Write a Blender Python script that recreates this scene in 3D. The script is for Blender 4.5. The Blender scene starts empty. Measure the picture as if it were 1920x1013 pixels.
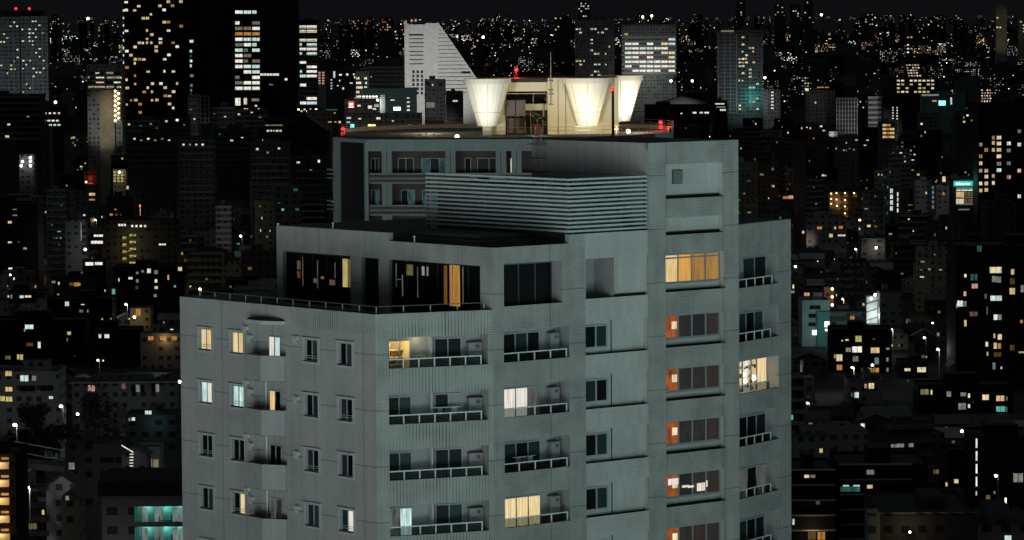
import bpy, math, random
from mathutils import Vector, Matrix
R=math.radians
sc=bpy.context.scene
col=sc.collection
rnd=random.Random(7)
# ------------------------------------------------------------------ camera
FPX=7050.; PITCH=math.atan(478.5/FPX); ROLL=R(.4)
Fw=Vector((0,math.cos(PITCH),-math.sin(PITCH))); U0=Vector((0,math.sin(PITCH),math.cos(PITCH))); R0=Vector((1,0,0))
Rt=R0*math.cos(ROLL)-U0*math.sin(ROLL); Up=U0*math.cos(ROLL)+R0*math.sin(ROLL)
CAM=Vector((0,0,120))
cd=bpy.data.cameras.new('camera'); cam=bpy.data.objects.new('camera',cd); col.objects.link(cam)
cd.sensor_width=36; cd.lens=FPX/1920*36; cd.clip_start=1; cd.clip_end=90000
m=Matrix.Identity(4)
for i,v in enumerate((Rt,Up,-Fw)):
    for j in range(3): m[j][i]=v[j]
m.translation=CAM; cam.matrix_world=m; sc.camera=cam
def pt(x,y,Y):
    d=Fw*FPX+Rt*(x-960)+Up*(506.5-y); return CAM+d*(Y/d.y)
def proj(P):
    d=Vector(P)-CAM;k=d.dot(Fw); return 960+FPX*d.dot(Rt)/k,506.5-FPX*d.dot(Up)/k
# ------------------------------------------------------------------ materials
MATS={}
def nodes(name):
    mt=bpy.data.materials.new(name); mt.use_nodes=True; nt=mt.node_tree
    return mt,nt,nt.nodes['Principled BSDF']
def nd(nt,t,**k):
    n=nt.nodes.new(t)
    for a,b in k.items():
        if a in n.inputs: n.inputs[a].default_value=b
        else: setattr(n,a,b)
    return n
def mth(nt,op,a,b=None,c=None):
    n=nt.nodes.new('ShaderNodeMath'); n.operation=op
    for i,v in enumerate((a,b,c)):
        if v is None: continue
        if isinstance(v,(int,float)): n.inputs[i].default_value=v
        else: nt.links.new(v,n.inputs[i])
    return n.outputs[0]
def plain(name,c,rough=.8,metal=0,var=.25,scale=1.5,spec=.3):
    mt,nt,b=nodes(name)
    tc=nd(nt,'ShaderNodeTexCoord'); ns=nd(nt,'ShaderNodeTexNoise',Scale=scale,Detail=5.)
    nt.links.new(tc.outputs['Object'],ns.inputs['Vector'])
    mr=nd(nt,'ShaderNodeMapRange'); mr.inputs[3].default_value=1-var; mr.inputs[4].default_value=1+var
    nt.links.new(ns.outputs[0],mr.inputs[0])
    vm=nd(nt,'ShaderNodeVectorMath',operation='SCALE'); vm.inputs[0].default_value=c
    nt.links.new(mr.outputs[0],vm.inputs['Scale']); nt.links.new(vm.outputs[0],b.inputs['Base Color'])
    b.inputs['Roughness'].default_value=rough; b.inputs['Metallic'].default_value=metal; b.inputs['Specular IOR Level'].default_value=spec
    MATS[name]=mt; return mt
def emis(name,c,s,var=.5,scale=(.9,.9,.35),near=False,folds=False,base=.02):
    """glowing window / lamp: uneven light inside the room"""
    mt,nt,b=nodes(name)
    b.inputs['Base Color'].default_value=(base,base,base,1); b.inputs['Roughness'].default_value=.6
    tc=nd(nt,'ShaderNodeNewGeometry' ); mp=nd(nt,'ShaderNodeVectorMath',operation='MULTIPLY'); mp.inputs[1].default_value=scale
    nt.links.new(tc.outputs['Position'],mp.inputs[0])
    ns=nd(nt,'ShaderNodeTexNoise',Scale=1.,Detail=4.,Roughness=.65)
    nt.links.new(mp.outputs[0],ns.inputs['Vector'])
    mr=nd(nt,'ShaderNodeMapRange'); mr.inputs[1].default_value=.3; mr.inputs[2].default_value=.7; mr.inputs[3].default_value=s*(1-var); mr.inputs[4].default_value=s*(1+var)
    nt.links.new(ns.outputs[0],mr.inputs[0])
    b.inputs['Emission Color'].default_value=(*c,1); nt.links.new(mr.outputs[0],b.inputs['Emission Strength'])
    if not near: mt.cycles.emission_sampling='NONE'
    MATS[name]=mt; return mt
def facade_mat(name,c,tile=(.15,.13),amt=.34,ribs=0,seam=True,seed=0.):
    mt,nt,b=nodes(name); L=nt.links.new
    uv=nd(nt,'ShaderNodeUVMap'); sx=nd(nt,'ShaderNodeSeparateXYZ'); L(uv.outputs[0],sx.inputs[0]); u,v=sx.outputs[0],sx.outputs[1]
    def line(val,period,width,off=0.):   # 1 on the joint
        a=mth(nt,'ADD',val,off+1000*period); a=mth(nt,'MODULO',a,period); return mth(nt,'LESS_THAN',a,width)
    val=None
    n1=nd(nt,'ShaderNodeTexNoise',Scale=.35,Detail=6.,Roughness=.6); L(uv.outputs[0],n1.inputs['Vector'])
    n2=nd(nt,'ShaderNodeTexNoise',Scale=9.,Detail=3.,Roughness=.8); L(uv.outputs[0],n2.inputs['Vector'])
    mp=nd(nt,'ShaderNodeVectorMath',operation='MULTIPLY'); mp.inputs[1].default_value=(2.2,.12,1); L(uv.outputs[0],mp.inputs[0])
    n3=nd(nt,'ShaderNodeTexNoise',Scale=1.,Detail=4.); L(mp.outputs[0],n3.inputs['Vector'])
    # patches where the tile joints catch dirt
    n4=nd(nt,'ShaderNodeTexNoise',Scale=.55,Detail=2.); L(uv.outputs[0],n4.inputs['Vector'])
    patch=nd(nt,'ShaderNodeMapRange'); patch.inputs[1].default_value=.42; patch.inputs[2].default_value=.62; L(n4.outputs[0],patch.inputs[0])
    t=mth(nt,'MAXIMUM',line(u,tile[0],tile[0]*.26),mth(nt,'MULTIPLY',line(v,tile[1],tile[1]*.3),0. if ribs else 1.))
    t=mth(nt,'MULTIPLY',t,mth(nt,'ADD',mth(nt,'MULTIPLY',patch.outputs[0],amt),amt*.25))
    k=mth(nt,'SUBTRACT',1.,t)
    k=mth(nt,'MULTIPLY',k,mth(nt,'ADD',.72,mth(nt,'MULTIPLY',n1.outputs[0],.56)))
    k=mth(nt,'MULTIPLY',k,mth(nt,'ADD',.6,mth(nt,'MULTIPLY',n2.outputs[0],.8)))
    k=mth(nt,'MULTIPLY',k,mth(nt,'ADD',.82,mth(nt,'MULTIPLY',n3.outputs[0],.36)))
    if seam:
        s=mth(nt,'MAXIMUM',line(v,3.,.06,.02+seed),line(u,4.3,.055,.3+seed))
        k=mth(nt,'MULTIPLY',k,mth(nt,'SUBTRACT',1.,mth(nt,'MULTIPLY',s,.42)))
    vm=nd(nt,'ShaderNodeVectorMath',operation='SCALE'); vm.inputs[0].default_value=c
    L(k,vm.inputs['Scale']); L(vm.outputs[0],b.inputs['Base Color']); b.inputs['Roughness'].default_value=.75
    b.inputs['Specular IOR Level'].default_value=.2
    MATS[name]=mt; return mt
facade_mat('tile_wall',(.40,.42,.41))
facade_mat('ribbed_wall',(.39,.42,.405),tile=(.19,.5),amt=.55,ribs=1)
facade_mat('plaster_wall',(.41,.41,.41),tile=(.4,.2),amt=.05)
facade_mat('panel_wall',(.50,.53,.52),tile=(.5,.5),amt=.03,seam=False)
facade_mat('recess_wall',(.37,.37,.38),tile=(.5,.5),amt=.05,seam=False)
facade_mat('soffit_band',(.44,.52,.52),tile=(2.4,.6),amt=.06,seam=False)
facade_mat('brown_brick',(.21,.16,.145),tile=(.24,.08),amt=.35,seam=False)
plain('cream_paint',(.8,.74,.55),var=.06,scale=.7)
plain('cone_panel',(.82,.80,.68),var=.04,rough=.5)
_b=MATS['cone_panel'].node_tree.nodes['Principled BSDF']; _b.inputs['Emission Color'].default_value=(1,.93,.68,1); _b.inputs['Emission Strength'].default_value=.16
plain('cone_seam',(.3,.28,.2),var=.05)
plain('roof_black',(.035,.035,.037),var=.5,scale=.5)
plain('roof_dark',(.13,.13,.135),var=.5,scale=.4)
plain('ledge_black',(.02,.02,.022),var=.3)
plain('slat_teal',(.50,.60,.585),var=.25,scale=3.)
plain('rail_teal',(.74,.86,.85),rough=.5,var=.1)
plain('frame_alu',(.38,.44,.44),rough=.5,var=.1)
plain('frame_dark',(.09,.11,.11),rough=.5,var=.1)
plain('unit_grey',(.30,.31,.31),var=.2,scale=4)
plain('steel_dark',(.035,.035,.038),rough=.6)
plain('tank_grey',(.11,.105,.105),var=.3)
plain('pipe_steel',(.45,.42,.35),rough=.4,var=.4,scale=6)
plain('rust_red',(.22,.07,.03),var=.3)
plain('glass_dark',(.006,.008,.009),rough=.25,var=.3,spec=.12)
plain('glass_teal',(.02,.045,.045),rough=.35,var=.4,spec=.2,scale=2.)
plain('glass_grey',(.05,.055,.06),rough=.4,var=.5,spec=.2,scale=2.5)
plain('glass_brown',(.06,.035,.03),rough=.35,var=.4,spec=.2,scale=2.)
plain('room_cream',(.7,.62,.45),var=.1)
plain('room_white',(.75,.74,.68),var=.1)
plain('shelf_wood',(.35,.2,.1),var=.3)
plain('leaf_green',(.05,.09,.04),var=.4)
plain('trunk',(.07,.05,.04),var=.3)
plain('foliage_dark',(.03,.045,.025),var=.5)
plain('asphalt',(.05,.05,.052),var=.3,scale=.2)
plain('ground',(.03,.03,.031),var=.5,scale=.02)
for nm,c in (('w_black',(.012,.012,.013)),('w_dark',(.07,.068,.068)),('w_mid',(.16,.16,.165)),('w_light',(.34,.34,.33)),('w_white',(.62,.62,.6)),('w_brown',(.14,.1,.08)),('w_teal',(.16,.3,.29)),('concrete',(.42,.38,.28)),('shaft_brown',(.14,.1,.08)),('w_cream',(.45,.4,.28)),('r_tile',(.12,.12,.13)),('r_pale',(.34,.34,.35))):
    plain(nm,c,var=.3,scale=.25)
CW=dict(warm=(1,.72,.32),amber=(1,.45,.10),cream=(1,.84,.52),white=(1,.96,.84),cool=(.78,1,.93),teal=(.25,.95,.85),red=(1,.12,.05),pink=(1,.55,.4),yellow=(.9,.78,.25))
SW=dict(warm=.62,amber=.42,cream=.75,white=.85,cool=.7,teal=.38,red=.6,pink=.5,yellow=.5)
for k,c in CW.items():
    emis('lit_'+k,c,SW[k],var=.55)
    emis('dim_'+k,c,SW[k]*.22,var=.6)
    emis('pt_'+k,c,SW[k]*4.5,var=.5)
emis('near_warm',(1,.70,.30),.75,var=.35,scale=(9,9,.6),near=True)
emis('near_amber',(1,.50,.10),.65,var=.3,scale=(5,5,.5),near=True)
emis('near_amber_dim',(1,.50,.12),.33,var=.4,scale=(5,5,.5),near=True)
emis('near_orange',(1,.24,.05),.25,var=.7,scale=(2.2,2.2,1.2),near=True)
emis('near_brown',(.30,.24,.22),.05,var=.6,scale=(3,3,1.5))
emis('near_red',(.34,.2,.18),.06,var=.8,scale=(12,12,.4))
emis('near_white',(1,.93,.82),.75,var=.4,scale=(12,12,.5),near=True)
emis('near_cool',(.72,1,.95),.7,var=.6,scale=(10,10,1.),near=True)
emis('near_cream',(1,.76,.40),.8,var=.35,scale=(12,12,.5),near=True)
emis('near_white_bright',(1,.9,.7),2.,var=.2,near=True)
emis('near_teal_dim',(.3,.8,.8),.06,var=.9,scale=(3,3,2))
emis('near_dim',(.8,.8,.75),.09,var=.9,scale=(8,8,1))
emis('lamp_hot',(1,.9,.65),14,var=.1,near=True)
emis('lamp_white',(.95,1,.95),9,var=.1)
emis('lamp_warm',(1,.75,.4),8,var=.1)
emis('lamp_red',(1,.02,.03),2.6,var=.1)
emis('sign_teal',(.05,.75,.62),.8,var=.15)
emis('sign_white',(.95,1,.95),1.6,var=.1)
emis('sign_red',(1,.16,.08),.75,var=.2)
def unlit_windows(name,pu,pz,k):
    mt=MATS[name]; nt=mt.node_tree; b=nt.nodes['Principled BSDF']; src=b.inputs['Base Color'].links[0].from_socket
    uv=nd(nt,'ShaderNodeUVMap'); sx=nd(nt,'ShaderNodeSeparateXYZ'); nt.links.new(uv.outputs[0],sx.inputs[0])
    def inside(v,per,a,c):
        q=mth(nt,'MODULO',mth(nt,'ADD',v,per*1000),per); return mth(nt,'MULTIPLY',mth(nt,'GREATER_THAN',q,a),mth(nt,'LESS_THAN',q,c))
    ns=nd(nt,'ShaderNodeTexWhiteNoise'); fl_=nd(nt,'ShaderNodeVectorMath',operation='FLOOR'); dv=nd(nt,'ShaderNodeVectorMath',operation='DIVIDE'); dv.inputs[1].default_value=(pu,pz,1); nt.links.new(uv.outputs[0],dv.inputs[0]); nt.links.new(dv.outputs[0],fl_.inputs[0]); nt.links.new(fl_.outputs[0],ns.inputs['Vector'])
    w=mth(nt,'MULTIPLY',inside(sx.outputs[0],pu,pu*.25,pu*.75),inside(sx.outputs[1],pz,pz*.3,pz*.72)); w=mth(nt,'MULTIPLY',w,mth(nt,'GREATER_THAN',ns.outputs[0],.3))
    vm=nd(nt,'ShaderNodeVectorMath',operation='SCALE'); nt.links.new(src,vm.inputs[0]); nt.links.new(mth(nt,'SUBTRACT',1.,mth(nt,'MULTIPLY',w,k)),vm.inputs['Scale']); nt.links.new(vm.outputs[0],b.inputs['Base Color'])
for nm,pu,pz in (('w_dark',2.9,3.),('w_mid',3.3,3.),('w_light',2.7,3.),('w_brown',3.1,3.),('w_cream',2.5,3.)): unlit_windows(nm,pu,pz,.8)
# balcony balustrade glass
_m=bpy.data.materials.new('tinted_glass'); _m.use_nodes=True; _n=_m.node_tree; _o=_n.nodes['Material Output']; _t=_n.nodes.new('ShaderNodeBsdfTransparent'); _t.inputs[0].default_value=(.34,.38,.38,1); _g=_n.nodes['Principled BSDF']; _g.inputs['Base Color'].default_value=(.01,.014,.014,1); _g.inputs['Roughness'].default_value=.3
_x=_n.nodes.new('ShaderNodeMixShader'); _x.inputs[0].default_value=.25; _n.links.new(_t.outputs[0],_x.inputs[1]); _n.links.new(_g.outputs[0],_x.inputs[2]); _n.links.new(_x.outputs[0],_o.inputs['Surface']); MATS['tinted_glass']=_m
# ------------------------------------------------------------------ mesh builder
class Fr:
    """facade frame seen from outside: x to the right, y into the building, z up"""
    def __init__(s,O,ang): s.O=Vector((O[0],O[1],0)); s.a=R(ang); s.dx=Vector((math.cos(s.a),math.sin(s.a),0)); s.dy=Vector((-math.sin(s.a),math.cos(s.a),0))
    def p(s,x,y,z): return s.O+s.dx*x+s.dy*y+Vector((0,0,z))
    def sub(s,x,y):
        f=Fr((0,0),math.degrees(s.a)); f.O=s.p(x,y,0); return f
WF=Fr((0,0),0)
class M:
    def __init__(s): s.v=[];s.f=[];s.m=[];s.uv=[];s.names=[];s.smooth=False
    def mi(s,n):
        if n not in s.names: s.names.append(n)
        return s.names.index(n)
    def face(s,pts,mat,uv=None):
        b=len(s.v); s.v+= [Vector(p) for p in pts]; s.f.append(tuple(range(b,b+len(pts)))); s.m.append(s.mi(mat))
        s.uv+= uv if uv else [(p[0]+p[1],p[2]) for p in pts]
    def rect(s,fr,x0,x1,z0,z1,y,mat):
        s.face([fr.p(x0,y,z0),fr.p(x1,y,z0),fr.p(x1,y,z1),fr.p(x0,y,z1)],mat,[(x0,z0),(x1,z0),(x1,z1),(x0,z1)])
    def hor(s,fr,x0,x1,y0,y1,z,mat):
        s.face([fr.p(x0,y0,z),fr.p(x1,y0,z),fr.p(x1,y1,z),fr.p(x0,y1,z)],mat,[(x0,y0),(x1,y0),(x1,y1),(x0,y1)])
    def ver(s,fr,x,y0,y1,z0,z1,mat):
        s.face([fr.p(x,y0,z0),fr.p(x,y1,z0),fr.p(x,y1,z1),fr.p(x,y0,z1)],mat,[(y0,z0),(y1,z0),(y1,z1),(y0,z1)])
    def box(s,fr,x0,x1,y0,y1,z0,z1,mat,top=None):
        s.rect(fr,x0,x1,z0,z1,y0,mat); s.rect(fr,x0,x1,z0,z1,y1,mat)
        s.ver(fr,x0,y0,y1,z0,z1,mat); s.ver(fr,x1,y0,y1,z0,z1,mat)
        s.hor(fr,x0,x1,y0,y1,z0,mat); s.hor(fr,x0,x1,y0,y1,z1,top or mat)
    def prism(s,pts,z0,z1,mat,top=None,bottom=True):
        n=len(pts)
        for i in range(n):
            a,b=pts[i],pts[(i+1)%n]; L=math.dist(a[:2],b[:2])
            s.face([(a[0],a[1],z0),(b[0],b[1],z0),(b[0],b[1],z1),(a[0],a[1],z1)],mat,[(0,z0),(L,z0),(L,z1),(0,z1)])
        s.face([(p[0],p[1],z1) for p in pts],top or mat)
        if bottom: s.face([(p[0],p[1],z0) for p in reversed(pts)],mat)
    def tube(s,a,b,r,mat,n=6,r2=None):
        a=Vector(a);b=Vector(b);d=(b-a).normalized(); r2=r if r2 is None else r2
        q=d.orthogonal().normalized(); w=d.cross(q)
        A=[a+(q*math.cos(t)+w*math.sin(t))*r for t in [2*math.pi*i/n for i in range(n)]]
        B=[b+(q*math.cos(t)+w*math.sin(t))*r2 for t in [2*math.pi*i/n for i in range(n)]]
        for i in range(n): s.face([A[i],A[(i+1)%n],B[(i+1)%n],B[i]],mat)
        s.face(A[::-1],mat); s.face(B,mat)
    def ball(s,c,r,mat,n=8):
        c=Vector(c)
        for i in range(n//2):
            t0=math.pi*i/(n//2);t1=math.pi*(i+1)/(n//2)
            for j in range(n):
                p0=2*math.pi*j/n;p1=2*math.pi*(j+1)/n
                f=lambda t,p:c+Vector((math.sin(t)*math.cos(p),math.sin(t)*math.sin(p),math.cos(t)))*r
                s.face([f(t0,p0),f(t1,p0),f(t1,p1),f(t0,p1)] if 0<i<n//2-1 else ([f(t0,p0),f(t1,p0),f(t1,p1)] if i==0 else [f(t0,p0),f(t1,p0),f(t0,p1)]),mat)
    def facade(s,fr,x0,x1,z0,z1,y,holes,mat):
        """wall sheet with openings; every opening gets jambs, and either a shallow back wall or a balcony pocket"""
        xs=sorted({x0,x1,*[h['x0'] for h in holes],*[h['x1'] for h in holes]}); zs=sorted({z0,z1,*[h['z0'] for h in holes],*[h['z1'] for h in holes]})
        xs=[x for x in xs if x0<=x<=x1]; zs=[z for z in zs if z0<=z<=z1]
        for i in range(len(xs)-1):
            for j in range(len(zs)-1):
                cx=(xs[i]+xs[i+1])/2; cz=(zs[j]+zs[j+1])/2
                mm=mat
                if callable(mat): mm=mat(cx,cz)
                if any(h['x0']<cx<h['x1'] and h['z0']<cz<h['z1'] for h in holes): continue
                s.rect(fr,xs[i],xs[i+1],zs[j],zs[j+1],y,mm)
        for h in holes:
            a,b,c,d=h['x0'],h['x1'],h['z0'],h['z1']; t=h.get('t',h['d']); jm=h.get('jamb',mat if isinstance(mat,str) else 'tile_wall')
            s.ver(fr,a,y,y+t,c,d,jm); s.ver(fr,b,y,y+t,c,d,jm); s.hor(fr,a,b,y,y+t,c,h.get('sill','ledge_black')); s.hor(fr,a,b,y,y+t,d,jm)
            D=h['d']
            if t<D:
                dn=h.get('down',.95); lx=h.get('left',.4); c2=c-dn; a2=a-lx; bk=h.get('back','recess_wall')
                s.rect(fr,a2,b,c2,c,y+t,bk)                    # inner side of the parapet
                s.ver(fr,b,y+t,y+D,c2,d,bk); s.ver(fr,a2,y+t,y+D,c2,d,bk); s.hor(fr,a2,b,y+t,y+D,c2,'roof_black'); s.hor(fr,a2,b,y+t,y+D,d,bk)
                s.rect(fr,a2,a,c,d,y+t,bk)
                if h.get('wall',True): s.facade(fr,a2,b,c2,d,y+D,h.get('holes',[]),bk)
            elif h.get('wall',True): s.facade(fr,a,b,c,d,y+D,h.get('holes',[]),h.get('back','recess_wall'))
    def mesh(s,name,base=Vector((0,0,0))):
        me=bpy.data.meshes.new(name); me.from_pydata([v-base for v in s.v],[],s.f)
        for n in s.names: me.materials.append(MATS[n])
        me.polygons.foreach_set('material_index',s.m)
        u=me.uv_layers.new(name='UVMap'); flat=[]
        for t in s.uv: flat+= [t[0],t[1]]
        u.data.foreach_set('uv',flat); me.update()
        return me
    def obj(s,name,parent=None,base=None,label=None):
        if base is None: base=parent['_b'] if parent is not None and '_b' in parent else (0,0,0)
        base=Vector(base)
        o=bpy.data.objects.new(name,s.mesh(name,base)); col.objects.link(o)
        if parent is not None: o.parent=parent
        if label: o['label']=label
        return o
def thing(name,label,cat,loc,group=None,rz=0):
    o=bpy.data.objects.new(name,None); col.objects.link(o); o.location=loc; o.rotation_euler.z=rz; o.empty_display_size=.5
    o['label']=label; o['category']=cat; o['_b']=tuple(loc)
    if group: o['group']=group
    return o
def tag(o,label,cat,group=None):
    o['label']=label; o['category']=cat
    if group: o['group']=group
def struct(o,kind='structure'): o['kind']=kind
CACHE={}
def inst(name,key,build,parent,loc,rz=0,label=None):
    if key not in CACHE:
        mm=M(); build(mm); CACHE[key]=mm.mesh(name)
    o=bpy.data.objects.new(name,CACHE[key]); col.objects.link(o); o.parent=parent
    b=Vector(parent['_b']) if (parent is not None and '_b' in parent) else Vector((0,0,0))
    o.location=Vector(loc)-b; o.rotation_euler.z=rz
    if label: o['label']=label
    return o
PM=dict(d='glass_dark',t='glass_teal',g='glass_grey',b='near_brown',r='near_red',o='near_orange',w='near_warm',a='near_amber',A='near_amber_dim',W='near_white',c='near_cool',C='near_cream',T='near_teal_dim',m='near_dim',n='recess_wall')
def window(par,fr,x,z,y,w,h,panes,frame='frame_alu',bars=False,transom=0,label=None,name='window',fw=.055):
    wid=[1]*len(panes)
    def bf(mm):
        mm.box(WF,0,w,-.07,0,0,fw,frame); mm.box(WF,0,w,-.07,0,h-fw,h,frame)
        n=len(panes)
        for i in range(n+1):
            xx=i*(w-fw)/n; mm.box(WF,xx,xx+fw,-.075,0,fw,h-fw,frame)
        if transom: mm.box(WF,fw,w-fw,-.068,0,h-transom,h-transom+fw,frame)
        if bars:
            for q in (.14,.24): mm.box(WF,fw,w-fw,-.12,-.09,h*q,h*q+.03,frame)
    f=inst(name,('wf',w,h,len(panes),frame,bars,transom,fw),bf,par,fr.p(x,y,z),fr.a,label)
    def bp(mm):
        n=len(panes)
        for i,c in enumerate(panes):
            a=i*(w-fw)/n+fw;b=(i+1)*(w-fw)/n
            if c==' ': continue
            top=h-fw
            mm.box(WF,a-.01,b+.01,-.03,-.005,fw,top,PM[c])
    if panes.strip():
        p=inst('pane',('wp',w,h,panes,fw),bp,f,(0,0,0)); 
    return f
def rail(par,fr,x0,x1,z,y,h=.5,step=1.0,mat='rail_teal',name='balcony_rail',bot=False,r=.03,n=None):
    L=round(x1-x0,3)
    def b(mm):
        mm.box(WF,0,L,-r,r,h-2*r,h,mat); k=n or max(1,round(L/step))
        if bot: mm.box(WF,0,L,-r*.6,r*.6,.05,.05+r,mat)
        for i in range(1,k+1):
            xx=i*L/k-r; mm.box(WF,xx-r,xx+r,-r*.8,r*.8,0,h-2*r,mat)
    o=inst(name,('rail',L,h,step,mat,bot,r,n),b,par,fr.p(x0,y,z),fr.a)
    inst('glass_panel',('railglass',L,h),lambda mm:mm.rect(WF,.0,L-.03,0.01,h-2*r,.03,'tinted_glass'),o,(0,0,0)); return o
def lamp_light(name,loc,P,c,r=.1,spot=None,aim=None,blend=.6):
    ld=bpy.data.lights.new(name,'SPOT' if spot else 'POINT'); ld.energy=P; ld.color=c; ld.shadow_soft_size=r
    o=bpy.data.objects.new(name,ld); col.objects.link(o); o.location=loc
    if spot:
        ld.spot_size=R(spot); ld.spot_blend=blend
        o.rotation_euler=(Vector(aim)-Vector(loc)).to_track_quat('-Z','Y').to_euler()
    return o
# ------------------------------------------------------------------ main tower
B=pt(703,590,199); ZT=B.z
dB=Vector((math.cos(R(130)),math.sin(R(130)),0)); d23=Vector((math.cos(R(23)),math.sin(R(23)),0)); d40=Vector((math.cos(R(40)),math.sin(R(40)),0)); d58=Vector((math.cos(R(58.5)),math.sin(R(58.5)),0))
A=B+dB*18.; Cc=B+d23*6.816; D=Cc+d40*18.152; E=D+d58*6.48
FL=Fr(A,-50); F1=Fr(B,23); F2=Fr(Cc,40); F5=Fr(D,58.5)
MT=thing('apartment_tower','large pale grey stepped apartment tower filling the foreground, its roof set back in tiers','apartment tower',(B.x,B.y,0))
wall=M()
ROWS=range(0,6)
def lz(z): return ZT+z
Zb=0.
# left face: punched windows with raised surrounds, central balcony bay
WX=[(1.72+.12,2),(4.85-.12,1)]
left_cols=[1.70,4.74,11.58,14.63]         # x (from the left end) of each surround, 1.5 m wide
holes=[]
NR=9
for k in range(NR):
    for x in left_cols:
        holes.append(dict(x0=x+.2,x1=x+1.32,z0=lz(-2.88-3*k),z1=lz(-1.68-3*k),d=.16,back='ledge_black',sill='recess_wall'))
holes.append(dict(x0=7.0,x1=10.02,z0=lz(-26),z1=lz(-1.05),d=.38,back='plaster_wall',jamb='plaster_wall'))
wall.facade(FL,0,18.,Zb,lz(0),0,holes,lambda x,z:('ribbed_wall' if (z>lz(-.75) and x>10.2 and x<17.) else 'plaster_wall'))
# right faces
h1=[];h2=[];h5=[]
for k in range(NR):
    h1.append(dict(x0=.75,x1=6.5,z0=lz(-2.93-3*k),z1=lz(-1.29-3*k),t=.22,d=1.1,left=.3,
        holes=[dict(x0=1.15,x1=2.42,z0=lz(-3.75),z1=lz(-1.52),d=.1,wall=False)] if k==0 else []))
wall.facade(F1,0,6.816,Zb,lz(0),0,h1,lambda x,z:'ribbed_wall' if .75<x<6.5 else 'tile_wall')
for k in range(NR):
    h2.append(dict(x0=.72,x1=5.56,z0=lz(-2.91-3*k),z1=lz(-1.18-3*k),t=.22,d=1.1,left=.5))
    h2.append(dict(x0=6.57,x1=11.47,z0=lz(-2.88-3*k),z1=lz(-1.02-3*k),t=.12,d=.42,down=.4,left=.2,back='panel_wall'))
    h2.append(dict(x0=12.54,x1=17.14,z0=lz(-2.84-3*k),z1=lz(-1.02-3*k),t=.2,d=.55,down=.5,left=.3,back='panel_wall'))
h2.append(dict(x0=.75,x1=4.9,z0=lz(.13),z1=lz(2.42),t=.2,d=.8,down=.6,left=.4))
h2.append(dict(x0=6.6,x1=8.64,z0=lz(.22),z1=lz(2.42),t=.15,d=1.6,down=.6,left=.3))
h2.append(dict(x0=8.64,x1=11.3,z0=lz(.22),z1=lz(2.42),t=.1,d=.3,down=.25,left=0,back='panel_wall'))
h2.append(dict(x0=12.54,x1=17.14,z0=lz(.28),z1=lz(2.40),t=.2,d=.55,down=.5,left=.3,back='panel_wall'))
h2.append(dict(x0=12.57,x1=17.0,z0=lz(5.5),z1=lz(7.42),t=.1,d=.45,down=.3,left=.1,back='panel_wall'))
h2.append(dict(x0=12.57,x1=17.0,z0=lz(3.47),z1=lz(4.43),t=.1,d=.45,down=.3,left=.1,back='panel_wall'))
hl=[h for h in h2 if h['x0']<11]
hr=[h for h in h2 if h['x0']>12]
XT=11.27   # where the stair tower rises
XS=5.38
wall.facade(F2,0,XS,Zb,lz(3.33),0,[h for h in hl if h['x1']<6],'tile_wall')
wall.facade(F2,XS,XT,Zb,lz(3.82),0,[dict(h,x1=min(h['x1'],11.2)) for h in hl if h['x0']>6],lambda x,z:'panel_wall' if 6.57<x<11.2 else 'tile_wall')
wall.facade(F2,XT,18.152,Zb,lz(8.66),0,hr,'tile_wall')
for k in range(-1,NR):
    h5.append(dict(x0=.06,x1=4.92,z0=lz(-2.88-3*k)if k>=0 else lz(.2),z1=lz(-1.0-3*k),t=.2,d=.8,down=.9,left=0))
wall.facade(F5,0,6.48,Zb,lz(3.85),0,h5,'tile_wall')
# hidden rear: closes the volume
E2=E+dB*15; A2=A+d40*22
Bk=[A,A2,E2,E]
for p,q,z in ((A2,A,0.),(E2,A2,0),(E,E2,3.8)):
    L=(q-p).length; wall.face([(p.x,p.y,0),(q.x,q.y,0),(q.x,q.y,lz(z)),(p.x,p.y,lz(z))],'plaster_wall',[(0,0),(L,0),(L,lz(z)),(0,lz(z))])
# terrace parapet thickness + floor
n_l=FL.dy; n_1=F1.dy
tf=lz(-.75)
wall.box(FL,.0,18.0,.02,.24,tf,lz(-.004),'recess_wall',top='plaster_wall')
wall.box(F1,.1,6.6,.02,.24,tf,lz(-.004),'recess_wall',top='tile_wall')
wall.face([(A.x,A.y,tf),(B.x,B.y,tf),(Cc.x,Cc.y,tf),(E.x,E.y,tf),(E2.x,E2.y,tf),(A2.x,A2.y,tf)],'roof_black')
# penthouse wall facing left (parallel to left face) : frame with x to the right ending at C
P0=Cc+dB*19.55; FP=Fr(P0,-50); LP=19.55
def pu(u): return LP-u
ph=[dict(x0=pu(18.95),x1=pu(12.58),z0=lz(-.6),z1=lz(2.34),d=.3,wall=False,jamb='recess_wall'),
    dict(x0=pu(11.55),x1=pu(10.0),z0=lz(-.7),z1=lz(2.32),d=.3,wall=False,jamb='recess_wall'),
    dict(x0=pu(9.1),x1=pu(1.1),z0=lz(-.6),z1=lz(2.31),d=.3,wall=False,jamb='recess_wall')]
wall.facade(FP,0,pu(9.05),tf,lz(3.79),0,[h for h in ph if h['x0']<pu(9.5)],'tile_wall')
wall.facade(FP,pu(9.05),LP,tf,lz(3.33),0,ph[2:],'tile_wall')
# west end of the penthouse and roof
P2=P0+d40*20
wall.face([(P0.x,P0.y,tf),(P2.x,P2.y,tf),(P2.x,P2.y,lz(3.79)),(P0.x,P0.y,lz(3.79))],'tile_wall',[(0,0),(20,0),(20,4),(0,4)])
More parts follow.
